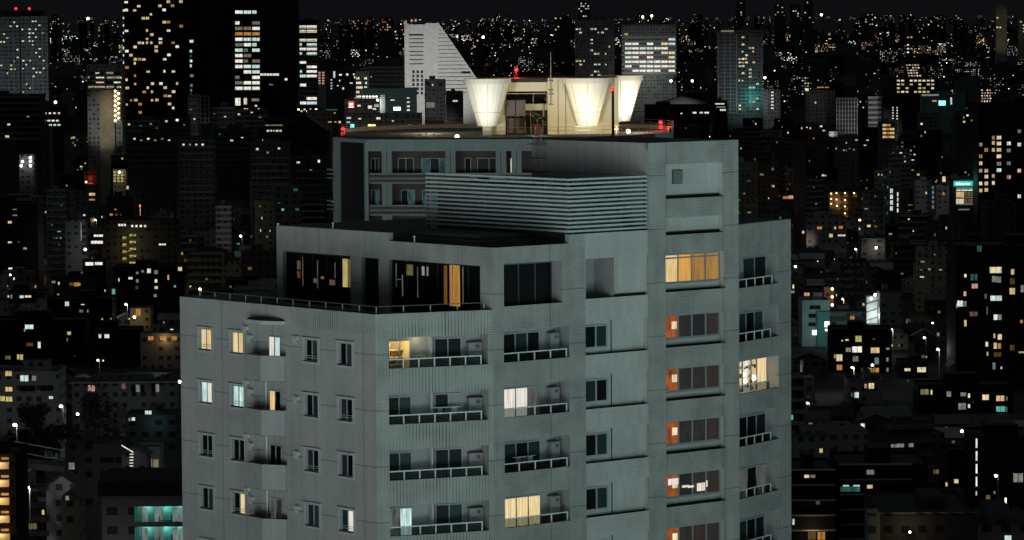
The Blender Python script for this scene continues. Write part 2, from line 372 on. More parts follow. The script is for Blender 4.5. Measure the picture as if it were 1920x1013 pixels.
# parapet backs
wall.box(FP,0.02,pu(9.05)-.02,.02,.3,lz(2.75),lz(3.786),'recess_wall',top='tile_wall')
wall.box(FP,pu(9.05),LP-.1,.02,.3,lz(2.75),lz(3.326),'recess_wall',top='tile_wall')
wall.box(F2,.1,XS,.02,.3,lz(2.75),lz(3.326),'recess_wall',top='tile_wall')
wall.box(F2,XS+.01,XT,.02,.3,lz(2.75),lz(3.816),'recess_wall',top='tile_wall')
wall.box(F5,.3,6.4,.02,.3,lz(2.75),lz(3.846),'recess_wall',top='tile_wall')
wall.ver(FP,pu(9.05),.0,.3,lz(3.33),lz(3.79),'recess_wall')
# stair tower sides and roof
TL=F2.p(XT,0,0); FT=Fr(TL+dB*10,-50)
wall.facade(FT,0,10,lz(2.75),lz(8.66),0,[],'plaster_wall')
TR=D+dB*10
wall.face([(D.x,D.y,lz(2.75)),(TR.x,TR.y,lz(2.75)),(TR.x,TR.y,lz(8.66)),(D.x,D.y,lz(8.66))],'tile_wall',[(0,0),(10,0),(10,6),(0,6)])
T0=TL+dB*10
wall.face([(T0.x,T0.y,lz(2.75)),(TR.x,TR.y,lz(2.75)),(TR.x,TR.y,lz(8.66)),(T0.x,T0.y,lz(8.66))],'tile_wall')
wall.obj('wall',MT)
rf=M()
rf.face([(p.x,p.y,lz(2.8)) for p in (P0,Cc,D,E,E2,P2)],'roof_black')
rf.face([(p.x,p.y,lz(8.3)) for p in (T0+Vector((0,0,0)),TL,D,TR)],'roof_black')
rf.box(F2,XT,18.1,.02,.25,lz(8.3),lz(8.656),'recess_wall')
rf.box(FT,0,9.98,.02,.25,lz(8.3),lz(8.656),'recess_wall')
# raised plant deck seen over the low parapet
f=F2.sub(1.2,1.2)
rf.box(FP,6.5,16.5,1.6,7.,lz(2.82),lz(3.5),'roof_dark',top='roof_black')
rf.box(FP,9.,15.5,2.4,6.,lz(3.52),lz(3.75),'roof_dark',top='roof_black')
rf.obj('roof',MT)
# --- left windows
def surround(mm):
    w,h=1.52,1.48
    mm.box(WF,0,w,-.05,0,0,.12,'panel_wall'); mm.box(WF,0,.16,-.05,0,.12,h-.1,'panel_wall'); mm.box(WF,w-.16,w,-.05,0,.12,h-.1,'panel_wall')
    mm.box(WF,-.05,w+.05,-.12,0,h-.1,h-.02,'panel_wall',top='ledge_black'); mm.box(WF,.12,w-.12,-.1,-.052,.13,.17,'ledge_black')
lp={0:['dd','dg','Cw','Cw'],1:['dd','dt','cc','Wc'],2:['dt','dd','dd','dd'],3:['td','dc','dA','gd']}
# columns from the left end: 0:x1.7 1:4.74 2:11.58 3:14.63
rows={0:['Cw','Cw','dg','dg'],1:['cW','cc','dt','td'],2:['dd','dd','td','td'],3:['dg','dC','tg','tW']}
for k in range(6):
    rr=rows.get(k,['dd','dg','td','dd'])
    for i,x in enumerate(left_cols):
        f=window(MT,FL,x+.2,lz(-2.88-3*k),.13,1.12,1.2,rr[i],frame='frame_alu',bars=(k+i)%2==0,label='bedroom window lit behind its curtains' if any(c in 'CwcW' for c in rr[i]) else None)
        inst('window_surround','surr',surround,f,(-.2,-.13,-.14))
# --- balcony bay
def bay(mm):   # origin bay left edge x=7.0, front plane; z0 = bottom
    pts=[(0,.37),(0.05,-.7),(1.8,-.82),(3.0,-.12),(3.02,.37)]
    n=len(pts); h=1.42
    for i in range(n-1):
        a,b=pts[i],pts[i+1]; L=math.dist(a,b)
        mm.face([(a[0],a[1],0),(b[0],b[1],0),(b[0],b[1],h),(a[0],a[1],h)],'ribbed_wall' if i<2 else 'plaster_wall',[(0,0),(L,0),(L,h),(0,h)])
        c=(1.5,.6); a2=(a[0]+(c[0]-a[0])*.12,a[1]+(c[1]-a[1])*.2); b2=(b[0]+(c[0]-b[0])*.12,b[1]+(c[1]-b[1])*.2)
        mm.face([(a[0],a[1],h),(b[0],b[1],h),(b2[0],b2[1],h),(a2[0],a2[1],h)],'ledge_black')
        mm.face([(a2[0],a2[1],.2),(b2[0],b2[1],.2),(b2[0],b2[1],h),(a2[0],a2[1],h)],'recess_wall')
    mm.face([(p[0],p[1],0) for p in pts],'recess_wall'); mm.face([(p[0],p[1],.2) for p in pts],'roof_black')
bw={0:'tWc',1:'aA ',2:'dt',3:'nA'}
for k in range(6):
    inst('balcony_parapet','bay',bay,MT,FL.p(7.0,0,lz(-4.16-3*k)),FL.a)
    p={0:'Wc',1:'wd',2:'dd',3:'mb'}.get(k,'dd')
    window(MT,FL,8.02,lz(-3.0-3*k),.375,1.1,1.25,p,label='narrow balcony door glowing between ribbed balconies' if k<2 else None)
    if k: inst('drain_pipe','drain',lambda mm:mm.tube((0,0,0),(0,0,1.6),.045,'rail_teal'),MT,FL.p(7.75,.3,lz(-2.9-3*k)),0)
def cap(mm):
    pts=[(-.2,.3),(.1,-.7),(1.8,-.8),(3.1,-.1),(3.1,.3)]
    mm.prism(pts,0,.2,'panel_wall',top='ledge_black'); mm.prism([(p[0]*.86+.2,p[1]*.7) for p in pts],.204,.3,'ledge_black')
inst('bay_canopy','cap',cap,MT,FL.p(7.0,0,lz(-1.02)),FL.a)
def hood(mm):
    mm.tube((0,0,0),(0,-.16,0),.12,'rail_teal',8); mm.box(WF,-.14,.14,-.26,-.14,-.26,.14,'panel_wall',top='ledge_black')
for k in range(6):
    for x,z in ((6.45,-1.42),(6.85,-1.9),(11.1,-2.0)):
        if x>11 and k==0: z=-1.7
        inst('vent_hood','hood',hood,MT,FL.p(x,0,lz(z-3*k)),FL.a)
# --- section 1 balconies
def ac(mm):
    mm.box(WF,0,.78,-.32,0,0,.95,'unit_grey'); mm.box(WF,-.03,.81,-.35,0,.95,.99,'frame_dark')
    mm.tube((.52,-.35,.75),(.52,-.325,.75),.11,'frame_dark',10); mm.tube((-.12,-.1,-.4),(-.12,-.1,.6),.025,'frame_alu'); mm.tube((-.12,-.1,.6),(.05,-.1,.75),.025,'frame_alu')
    for i in range(5): mm.box(WF,.08,.7,-.335,-.322,.1+i*.09,.13+i*.09,'frame_dark')
def heater(mm):
    mm.box(WF,0,.6,-.38,0,0,1.25,'unit_grey'); mm.box(WF,-.03,.63,-.41,0,1.25,1.3,'frame_dark'); mm.tube((.38,-.41,1.05),(.38,-.385,1.05),.09,'frame_dark',10)
    mm.tube((-.15,-.1,-.5),(-.15,-.1,.8),.025,'frame_alu'); mm.tube((-.15,-.1,.8),(-.02,-.1,.9),.025,'frame_alu')
    mm.box(WF,.06,.54,-.392,-.382,.1,.14,'frame_dark'); mm.box(WF,.06,.54,-.392,-.382,.6,.62,'frame_dark')
s1={0:(None,'dd'),1:('dt','dn'),2:('dt','dd'),3:('mc','dt')}
for k in range(6):
    zt=-1.29-3*k; fl=lz(-3.88-3*k)
    l,r=s1.get(k,('dd','dt'))
    if l: window(MT,F1,1.0 if k!=3 else 1.0,lz(-3.75-3*k),1.1,1.45,2.2,l,label='balcony door lit by a pale curtain' if 'c' in l else None,name='balcony_door')
    window(MT,F1,3.78,lz(-3.75-3*k),1.1,1.6 if 'n' not in r else 1.6,2.25,r,name='balcony_door')
    rail(MT,F1,.76,6.15,lz(-2.93-3*k),.12,h=.5,n=6)
    inst('air_conditioner','ac',ac,MT,F1.p(5.68,1.1,lz(-2.75-3*k)),F1.a)
    inst('partition','fin',lambda mm:mm.box(WF,0,.1,-.45,0,0,2.6,'panel_wall'),MT,F1.p(3.42,1.1,lz(-3.9-3*k)),F1.a)
# lit kitchen behind the first balcony door
rm=M()
x0,x1,z0,z1,y0,y1=1.0,2.6,lz(-3.8),lz(-1.45),1.205,3.2
rm.rect(F1,x0,x1,z0,z1,y1,'room_cream'); rm.ver(F1,x0,y0,y1,z0,z1,'room_cream'); rm.ver(F1,x1,y0,y1,z0,z1,'room_cream'); rm.hor(F1,x0,x1,y0,y1,z0,'shelf_wood'); rm.hor(F1,x0,x1,y0,y1,z1,'room_white')
for z in (-3.,-2.6,-2.2): rm.box(F1,1.75,2.5,2.5,2.95,lz(z),lz(z+.04),'room_white')
rm.box(F1,1.75,1.79,2.5,2.95,lz(-3.4),lz(-1.8),'room_white'); rm.box(F1,1.9,2.1,2.6,2.9,lz(-2.56),lz(-2.3),'rust_red'); rm.box(F1,2.2,2.45,2.6,2.9,lz(-2.96),lz(-2.7),'unit_grey'); rm.box(F1,1.15,1.4,2.8,3.1,lz(-3.1),lz(-2.5),'leaf_green')
rm.box(F1,1.3,1.35,2.9,3.1,lz(-3.7),lz(-2.4),'shelf_wood')
rm.obj('room_interior',MT)
window(MT,F1,1.15,lz(-3.75),1.1,1.27,2.23,'  ',name='balcony_door',label='open lit balcony door showing kitchen shelves')
lamp_light('kitchen_lamp',F1.p(1.6,2.1,lz(-1.75)),52,(1,.74,.32),.15)
lamp_light('balcony_lamp',F1.p(2.7,.75,lz(-1.5)),5,(1,.74,.32),.06)
# --- section 2
s2={0:'dtd',1:'WWm',2:'tdt',3:'CCC'}
for k in range(6):
    window(MT,F2,1.5,lz(-3.75-3*k),1.1,2.65,2.3,s2.get(k,'tdd'),name='balcony_door',label={1:'balcony door glowing white through drawn curtains',3:'balcony door glowing cream through drawn curtains'}.get(k))
    rail(MT,F2,.73,5.3,lz(-2.91-3*k),.12,h=.5,n=4)
    inst('water_heater','heat',heater,MT,F2.p(4.68,1.1,lz(-2.85-3*k)),F2.a)
# --- section 3
for k in range(6):
    window(MT,F2,6.78,lz(-2.58-3*k),.42,1.72,1.3,['tt','td','dt','dt'][k%4] if k else 'dt',fw=.09)
    inst('wall_groove','groove',lambda mm:mm.box(WF,0,.06,-.02,0,0,1.9,'ledge_black'),MT,F2.p(8.78,.42,lz(-2.9-3*k)),F2.a)
def shade_box(w,h):  # black strip standing in for the shade at the recess foot
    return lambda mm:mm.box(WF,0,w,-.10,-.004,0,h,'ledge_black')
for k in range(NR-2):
    inst('shade_strip','us3',shade_box(4.85,.34),MT,F2.p(6.6,.42,lz(-3.2-3*k)),F2.a)
    inst('shade_strip','us4',shade_box(4.85,.42),MT,F2.p(12.28,.55,lz(-3.2-3*k)),F2.a)
inst('shade_strip','us4',None,MT,F2.p(12.28,.55,lz(-.07)),F2.a)
inst('shade_strip','us5',shade_box(4.6,.42),MT,F2.p(12.4,.45,lz(5.24)),F2.a)
inst('shade_strip','us5',None,MT,F2.p(12.4,.45,lz(3.2)),F2.a)
inst('shade_strip','us6',shade_box(2.62,.35),MT,F2.p(8.66,.3,lz(0)),F2.a)
# --- section 4
s4={0:'obgr',1:'obbr',2:'obbr',3:'ogbr',4:'obrb'}
def pic(mm): mm.box(WF,0,.36,-.04,0,0,.42,'lit_cream')
for k in range(6):
    f=window(MT,F2,12.83,lz(-2.42-3*k),.55,4.3,1.37,s4.get(k,'obbr'),frame='unit_grey',fw=.085,label='corridor window, orange lit at its left end')
    inst('wall_lamp',('pic',),pic,f,(.62,-.04,.55))
    inst('window_sill','sill4',lambda mm:mm.box(WF,0,4.3,-.12,0,0,.09,'frame_alu'),f,(0,0,-.09))
f=window(MT,F2,12.83,lz(.72),.55,4.3,1.65,'waAA',frame='unit_grey',fw=.085,transom=.28,label='wide top corridor window lit amber')
inst('window_sill','sill4',None,f,(0,0,-.09))
# glowing boxes painted as lamp reflections in the corridor windows
for k,(xa,za,wa,ha) in {2:(3.0+12.9-13,.0,.9,.16)}.items():
    pass
fx=M(); 
for (xx,zz,ww,hh,q) in ((13.1,-2.42-6.+.75-3,.75,.35,.2),(14.15,-10.0-.9,.5,.12,-.1),(14.6,-10.95,.45,.12,-.1),(15.3,-11.2,.6,.45,.0),(16.0,-11.0,.1,.35,0)):
    fx.box(F2,xx,xx+ww,.44,.47,lz(zz),lz(zz)+hh,'near_white')
fx.obj('lamp_reflection',MT)
# --- section 5
s5={-1:(1.9,2.9,'td'),0:(1.2,3.2,'tdt'),1:None,2:(1.2,3.5,'ddd'),3:(1.2,3.5,'mdm'),4:(1.2,3.3,'tdd')}
for k in range(-1,6):
    v=s5.get(k)
    if v: window(MT,F5,v[0],lz(-3.75-3*k) if k>=0 else lz(-.6),.8,v[1],2.4,v[2],name='balcony_door',label='balcony door dimly lit grey' if k==3 else None)
    rail(MT,F5,.1,4.1 if k>=0 else 4.3,lz(-2.88-3*k) if k>=0 else lz(.2),.1,h=.5,n=4)
# lit living room with plants
rm=M(); K=-3.
x0,x1,z0,z1,y0,y1=.2,4.9,lz(-3.75+K),lz(-1.03+K),.75,.79
for (a,b,mt) in ((.25,.9,'near_white'),(.9,1.75,'near_warm'),(1.75,2.6,'near_white'),(2.6,3.3,'near_warm'),(3.35,4.85,'near_cream')):
    rm.rect(F5,a,b,z0+.1,z1-.05,.78,mt)
rr=random.Random(3)
for i in range(26):
    xx=.4+rr.random()*2.9; zz=lz(-2.9+K)+rr.random()*1.4
    rm.box(F5,xx,xx+.05+rr.random()*.35,.7,.74,zz,zz+.05+rr.random()*.22,rr.choice(['shelf_wood','leaf_green','leaf_green','room_white','frame_dark']))
for (xx,zz,r) in ((1.9,-1.9,.14),(2.05,-2.3,.13),(3.0,-2.2,.2)): rm.ball(F5.p(xx,.68,lz(zz+K)),r,'near_white_bright',8)
for i in range(9):
    t=i/8*math.pi; c=F5.p(2.7,.66,lz(-2.5+K)); rm.tube(c,c+F5.dx*(.5*math.cos(t))+Vector((0,0,.25+.5*math.sin(t))),.03,'leaf_green',4,.005)
rm.obj('room_interior',MT,label='bright living room with shelves and a houseplant')
for xx in (1.55,2.6,3.28): 
    inst('mullion','mull5',lambda mm:mm.box(WF,0,.09,-.06,.0,0,1.8,'frame_alu'),MT,F5.p(xx,.66,lz(-2.9+K)),F5.a)
t=thing('drying_rack','folding drying rack on the balcony of the lit kitchen','drying rack',F1.p(2.9,.75,lz(-3.87)))
q=M()
for i in range(4): q.tube(F1.p(2.55+i*.14,.45,lz(-2.35)),F1.p(2.55+i*.14,.95,lz(-2.35)),.014,'rail_teal',4)
for yy_ in (.45,.95): q.tube(F1.p(2.5,yy_,lz(-2.35)),F1.p(3.05,yy_,lz(-2.35)),.016,'rail_teal',4); q.tube(F1.p(2.5,yy_,lz(-2.35)),F1.p(3.05,yy_,lz(-3.87)),.016,'rail_teal',4); q.tube(F1.p(3.05,yy_,lz(-2.35)),F1.p(2.5,yy_,lz(-3.87)),.016,'rail_teal',4)
q.obj('rack_frame',t)
for (fr_,x_,k_,lab_) in ((F1,4.3,1,'pale laundry on a pole, second balcony down at the tower corner'),(F2,2.6,2,'pale laundry on a pole, third balcony down in the middle column')):
    t=thing('laundry',lab_,'laundry',fr_.p(x_,.6,lz(-2.2-3*k_)))
    q=M(); q.tube(fr_.p(x_-.8,.6,lz(-2.2-3*k_)),fr_.p(x_+.8,.6,lz(-2.2-3*k_)),.02,'rail_teal',5); q.obj('pole',t)
    for j in range(3):
        q=M(); xa=x_-.55+j*.42; hh_=.45+.2*(j%2)
        n_=6
        for m_ in range(n_): q.face([fr_.p(xa+m_*.055,.6+.02*(m_%2),lz(-2.2-3*k_)-hh_),fr_.p(xa+(m_+1)*.055,.6+.02*((m_+1)%2),lz(-2.2-3*k_)-hh_),fr_.p(xa+(m_+1)*.055,.6+.02*((m_+1)%2),lz(-2.2-3*k_)),fr_.p(xa+m_*.055,.6+.02*(m_%2),lz(-2.2-3*k_))],['unit_grey','w_mid','w_white'][j])
        q.obj('cloth',t)
for (fr_,x_,k_,lab_) in ((F1,5.3,2,'potted plant by the rail, third balcony down at the tower corner'),(F2,4.2,0,'potted plant by the rail, first balcony down in the middle column'),(F5,3.7,3,'potted plant by the rail of the grey lit balcony at the right end')):
    p=fr_.p(x_,.5,lz(-3.87-3*k_)); t=thing('potted_plant',lab_,'plant',p); q=M(); q.tube(p,p+Vector((0,0,.35)),.14,'rust_red',8,.18); q.obj('pot',t)
    q=M(); r_=random.Random(k_)
    for _ in range(60):
        c_=p+Vector((r_.gauss(0,.14),r_.gauss(0,.14),r_.uniform(.4,1.35))); a=Vector((r_.uniform(-.12,.12),r_.uniform(-.12,.12),r_.uniform(-.02,.14))); b_=Vector((r_.uniform(-.08,.08),r_.uniform(-.08,.08),r_.uniform(-.05,.05))); q.face([c_,c_+a,c_+a*.5+b_],'leaf_green')
    q.obj('leaves',t)
# --- penthouse glazing
def glass(x0,x1,name,mats,lab=None):
    n=len(mats); w=x1-x0
    def bf(mm):
        mm.box(WF,0,w,-.05,.05,2.86,2.94,'ledge_black'); mm.box(WF,0,w,-.05,.05,0,.05,'steel_dark')
        for i in range(n+1):
            xx=i*(w-.05)/n; mm.box(WF,xx,xx+.05,-.05,.05,.05,2.86,'steel_dark')
    f=inst(name,('gl',w,n),bf,MT,FP.p(x0,.3,lz(-.62)),FP.a,lab)
    def bp(mm):
        for i,c in enumerate(mats):
            mm.box(WF,i*(w-.05)/n+.045,(i+1)*(w-.05)/n+.005,-.01,.01,.04,2.87,c)
    inst('pane',('glp',w,tuple(mats)),bp,f,(0,0,0)); return f
gA=glass(pu(18.97),pu(12.56),'window',['glass_dark']*5,'wide dark penthouse window left of the dark door')
gD=glass(pu(11.57),pu(9.98),'terrace_door',['glass_dark'])
gB=glass(pu(9.12),pu(1.08),'window',['glass_dark']*6,'wide dark penthouse window with a tall amber strip')
def strips(par,lst):  # glowing boxes painting city reflections on the glass, plus lit curtains
    for x,z,w,h,mt,nm in lst:
        mm=M(); mm.box(WF,0,w,-.03,0,0,h,mt); o=bpy.data.objects.new(nm,mm.mesh(nm)); col.objects.link(o); o.parent=par; o.location=(x,-.02,z)
strips(gA,[(1.05,1.95,.3,.5,'dim_pink','blind'),(1.05,1.45,.3,.4,'dim_amber','blind'),(1.55,1.0,.05,1.75,'near_dim','lamp_strip'),(2.95,.95,.05,1.6,'near_dim','lamp_strip'),(3.3,1.5,.25,.15,'dim_yellow','blind'),(2.6,1.25,.35,.25,'dim_pink','blind'),(4.1,1.2,.5,.3,'dim_pink','blind'),(3.0,1.8,.3,.12,'lit_teal','blind'),(5.35,1.15,.45,1.6,'near_cream_d','curtain'),(5.85,1.15,.3,1.6,'dim_yellow','curtain'),(4.6,1.6,.05,.9,'near_dim','lamp_strip')] if False else [(1.05,1.95,.3,.5,'dim_pink','blind'),(1.05,1.45,.3,.4,'dim_amber','blind'),(1.55,1.0,.05,1.75,'near_dim','lamp_strip'),(2.95,.95,.05,1.6,'near_dim','lamp_strip'),(3.3,1.5,.25,.15,'dim_yellow','blind'),(2.6,1.25,.35,.25,'dim_pink','blind'),(4.1,1.2,.5,.3,'dim_pink','blind'),(5.35,1.15,.42,1.6,'lit_yellow','curtain'),(5.85,1.15,.3,1.6,'dim_yellow','curtain'),(4.6,1.6,.05,.9,'near_dim','lamp_strip')])  # blind and lamp_strip: glowing boxes painting city reflections
strips(gB,[(1.3,2.1,.55,.6,'dim_yellow','blind'),(2.65,2.15,.22,.5,'dim_white','blind'),(3.1,2.15,.12,.5,'dim_white','blind'),(4.6,.65,.25,2.15,'dim_amber','curtain'),(5.1,.6,.85,2.25,'near_amber_dim','curtain'),(.35,1.4,.05,1.3,'near_dim','lamp_strip'),(.9,.9,.06,1.2,'near_dim','lamp_strip'),(2.25,.9,.05,1.7,'near_dim','lamp_strip'),(6.2,.8,.06,2.,'near_dim','lamp_strip'),(.3,1.8,.6,.05,'near_dim','lamp_strip')])  # blind and lamp_strip: glowing boxes painting city reflections
window(MT,F2,1.2,lz(-.45),.8,3.6,2.8,'ddd',frame='frame_dark',label='dark penthouse balcony glazing')
window(MT,F2,6.9,lz(-.35),1.6,.9,2.4,'d',frame='frame_dark')
# terrace railing
rl=M()
for fr,a,b in ((FL,1.5,17.7),(F1,.2,6.4)):
    rl.box(fr,a,b,.30,.34,lz(.36),lz(.40),'frame_dark')
    k=int((b-a)/1.45)
    for i in range(k+1):
        x=a+i*(b-a)/k; rl.box(fr,x-.025,x+.025,.3,.34,tf,lz(.36),'frame_alu')
rl.obj('terrace_railing',MT)
# vent grille, parapet posts, ladder
vg=M(); vg.box(F2,13.45,14.2,.36,.45,lz(6.3),lz(7.08),'frame_dark')
for i in range(7): vg.box(F2,13.5,14.15,.33,.358,lz(6.36+i*.1),lz(6.41+i*.1),'unit_grey')
vg.obj('vent_grille',MT)
for fr,x,z in ((FP,5.2,3.8),(FP,12.6,3.33)):
    q=M(); q.tube(fr.p(x,.15,lz(z)),fr.p(x,.15,lz(z+.3)),.03,'rail_teal'); q.ball(fr.p(x,.15,lz(z+.32)),.07,'rail_teal',6); q.obj('lightning_rod',MT)
ld=M()
for s in (0,.55): ld.tube(FT.p(.6+s,-.25,lz(2.9)),FT.p(.6+s,-.25,lz(9.4)),.03,'pipe_steel')
for i in range(18): ld.tube(FT.p(.6,-.25,lz(3.1+i*.34)),FT.p(1.15,-.25,lz(3.1+i*.34)),.018,'pipe_steel')
for i in range(5): ld.box(FT,.45,1.3,-.75,-.7,lz(5.2+i*.8),lz(5.25+i*.8),'frame_dark'); ld.box(FT,.45,.5,-.75,0,lz(5.2+i*.8),lz(5.25+i*.8),'frame_dark'); ld.box(FT,1.25,1.3,-.75,0,lz(5.2+i*.8),lz(5.25+i*.8),'frame_dark')
ld.obj('ladder',MT)
# --- louvre screen round the roof plant
c=F2.p(5.5,.08,0); LVr=Fr(c,40); l0=c+dB*12.5; LVl=Fr(l0,-50)
LS=thing('louvre_screen','boxy screen of pale teal horizontal louvres standing on the tower roof','louvre screen',(c.x,c.y,lz(2.8)))
for side,fr,Lw in (('a',LVr,5.72),('b',LVl,12.48)):
    q=M()
    for i in range(13):
        z=lz(3.93+i*.236)
        q.box(fr,0,Lw,-.02,.03,z-.01,z+.10,'slat_teal')
    q.obj('louvre_panel',LS)
    q=M()
    k=int(Lw/1.6)
    for i in range(k+1): q.box(fr,i*Lw/k*.985,i*Lw/k*.985+.06,.12,.18,lz(2.81),lz(6.85),'frame_dark')
    q.obj('post',LS)
q=M()
q.box(LVl,.3,12.3,.6,4.,lz(2.81),lz(6.3),'roof_dark',top='roof_black'); q.obj('plant_box',LS)
q=M()
for (x,y,w) in ((1.,3.,.5),(9.,1.2,.7),(10.5,2.,.35)): q=M(); q.box(LVl,x,x+w,y,y+w,lz(6.3),lz(6.62),'unit_grey'); q.obj('duct',LS)
# ------------------------------------------------------------------ second tower with lanterns
exec_second=True
Q=pt(685,262,354); Z2=Q.z
G=Fr(Q,-8); dS=Vector((math.cos(R(115)),math.sin(R(115)),0)); Q0=Q+dS*8; GS=Fr(Q0,-65)
ST=thing('lantern_tower','brown brick apartment tower with teal bands behind the grey tower, round roof deck on top','apartment tower',(Q.x,Q.y,0))
w2=M()
W2=26.
hs=[]
for k in range(8):
    hs.append(dict(x0=.25,x1=W2-.5,z0=Z2-4.15-3*k+1.02,z1=Z2-1.1-3*k,t=.15,d=1.5,down=.85,left=.1,back='brown_brick'))
w2.facade(G,0,W2,0,Z2,0,hs,lambda x,z:'soffit_band' if (z>Z2-1.1 or x<.25 or x>W2-.5) else 'brown_brick')
w2.facade(GS,0,8,0,Z2,0,[dict(x0=1.0,x1=7.6,z0=Z2-26,z1=Z2-.35,d=.35,back='steel_dark',jamb='soffit_band')],'soffit_band')
R2=G.p(W2,0,0); R3=G.p(W2,30,0); L3=Q0+G.dy*26
for p,q_ in ((R2,R3),(R3,L3),(L3,Q0)):
    w2.face([(p.x,p.y,0),(q_.x,q_.y,0),(q_.x,q_.y,Z2),(p.x,p.y,Z2)],'brown_brick',[(0,0),(30,0),(30,Z2),(0,Z2)])
w2.obj('wall',ST)
r2=M(); r2.face([(p.x,p.y,Z2-.15) for p in (Q0,Q,R2,R3,L3)],'roof_dark'); 
r2.obj('roof',ST)
def band(mm):
    for z in (0,.42,.86): mm.box(WF,0,W2-2.3,-.04,.04,z,z+.13,'soffit_band')
for k in range(5):
    inst('balcony_rail','b2',band,ST,G.p(.4,-.06,Z2-4.15-3*k),G.a)
    q=M()
    q.box(G,.4,W2-2,.02,.05,Z2-4.15-3*k+.13,Z2-4.15-3*k+.5,'w_brown'); q.obj('balcony_panel',ST)
def col2(mm): mm.box(WF,0,.45,0,.4,0,2.1,'soffit_band')
pxm=lambda x:(x-685)/20.1
for k in range(4):
    for x in (716,726,838,848,934,944,964,974,1040):
        inst('column','col2',col2,ST,G.p(pxm(x),.02,Z2-3.2-3*k),G.a)
    ws=[(688,703,'dg'),(740,770,'tt'),(785,836,'TtT'),(868,880,'d'),(892,937,'gg'),(955,969,'W' if k==0 else 'd'),(1003,1012,'g')] if k==0 else [(688,704,'tT'),(745,772,'dT'),(786,830,'TTt'),(868,880,'d'),(892,937,'gg')]
    for a,b,p in ws:
        window(ST,G,pxm(a)+.12,Z2-3.75-3*k,1.5,(b-a)/20.1,1.95,p,frame='rail_teal',label='narrow window lit white' if p=='W' else None)
    q=M()
    for i in range(3): q.box(GS,-.9,.5,-.35,.1,Z2-3.15-3*k-i*.4,Z2-3.05-3*k-i*.4,'soffit_band')
    q.box(GS,-.0,.25,-.05,.1,Z2-3.0-3*k,Z2-1.2-3*k,'soffit_band')
    q.obj('side_balcony_rail',ST)
# round deck
DC=pt(952,250,372); Zd=Z2+.05; RD=16.4
dk=M(); N=64
ring=[(DC.x+RD*math.cos(2*math.pi*i/N),DC.y+RD*math.sin(2*math.pi*i/N)) for i in range(N)]
dk.prism(ring,Z2-1.2,Zd,'soffit_band',top='roof_dark')
for i in range(N):
    a,b=ring[i],ring[(i+1)%N]; s=.985
    a2=(DC.x+(a[0]-DC.x)*s,DC.y+(a[1]-DC.y)*s); b2=(DC.x+(b[0]-DC.x)*s,DC.y+(b[1]-DC.y)*s)
    if math.sin(2*math.pi*(i+.5)/N)<-.2: continue
    h=Zd+.42
    dk.face([(*a,Zd),(*b,Zd),(*b,h),(*a,h)],'cream_paint'); dk.face([(*a2,Zd),(*b2,Zd),(*b2,h),(*a2,h)],'cream_paint'); dk.face([(*a,h),(*b,h),(*b2,h),(*a2,h)],'cream_paint')
dk.obj('roof_deck',ST)
rg=M()
for i in range(N):
    a,b=ring[i],ring[(i+1)%N]
    for z in (.95,.6): rg.tube((*a,Zd+z),(*b,Zd+z),.022,'pipe_steel',4)
    rg.tube((*a,Zd),(*a,Zd+.95),.022,'pipe_steel',4)
rg.obj('railing',ST)
def pxX(x,Y): return pt(x,200,Y).x
YF=364.
CR=thing('rooftop_pavilion','cream floodlit rooftop plant house carrying the inverted cone lanterns','rooftop pavilion',(pxX(1030,YF),YF,Zd))
zt=pt(960,148,YF).z
cb=M()
def wbox(m_,xa,xb,ya,yb,z0,z1,mt,top=None): m_.box(WF,pxX(xa,YF),pxX(xb,YF),ya,yb,z0,z1,mt,top)
zz=lambda y:pt(960,y,YF).z
wbox(cb,905,948,YF+.2,YF+9,Zd,zt,'cream_paint','roof_dark')
wbox(cb,1027,1160,YF,YF+12,Zd,zt+.05,'cream_paint','roof_dark')
wbox(cb,948,1027,YF+.5,YF+9,zz(172),zt-.35,'cream_paint','roof_dark')
wbox(cb,948,1027,YF+4.,YF+9,Zd,zz(172),'w_dark')
wbox(cb,940,1026,YF+.3,YF+9.2,zt-.3,zt+.02,'steel_dark')
wbox(cb,985,1027,YF+1.5,YF+4,zz(208),zz(196),'cream_paint')
for x in (1046,1060,1150): wbox(cb,x,x+1.2,YF-.05,YF-.003,Zd,zt-.1,'cone_seam')
cb.obj('wall',CR)
q=M()
for x in (948.5,1000,1025): q.tube((pxX(x,YF),YF+.3,zz(196)),(pxX(x,YF),YF+.3,zz(176)),.03,'pipe_steel')
q.tube((pxX(948,YF),YF+.3,zz(176)),(pxX(1025,YF),YF+.3,zz(176)),.04,'pipe_steel')
rr=random.Random(5)
for i in range(34):
    x=950+rr.random()*72; y0=rr.uniform(185,250); y=YF+rr.uniform(.5,3.5)
    if rr.random()<.55: q.tube((pxX(x,YF),y,zz(y0)),(pxX(x,YF),y,zz(min(252,y0+rr.uniform(15,60)))),rr.choice([.03,.05,.08]),'pipe_steel')
    else: q.tube((pxX(x,YF),y,zz(y0)),(pxX(x+rr.uniform(6,22),YF),y,zz(y0+rr.uniform(-4,8))),.04,'pipe_steel')
q.obj('pipework',CR)
q=M(); wbox(q,1001,1013,YF+1,YF+2,zz(252),zz(234),'rust_red'); q.obj('rusty_cabinet',CR)
q=M(); wbox(q,949,966,YF-.3,YF+1.2,zz(218),zz(188),'tank_grey'); wbox(q,967.5,985,YF-.3,YF+1.2,zz(218),zz(188),'tank_grey')
for x in (950,966,983): wbox(q,x,x+1.3,YF-.2,YF+1,Zd,zz(218),'steel_dark')
wbox(q,952,983,YF+.3,YF+1.,Zd+.1,zz(222),'w_brown')
q.obj('water_tank',CR)
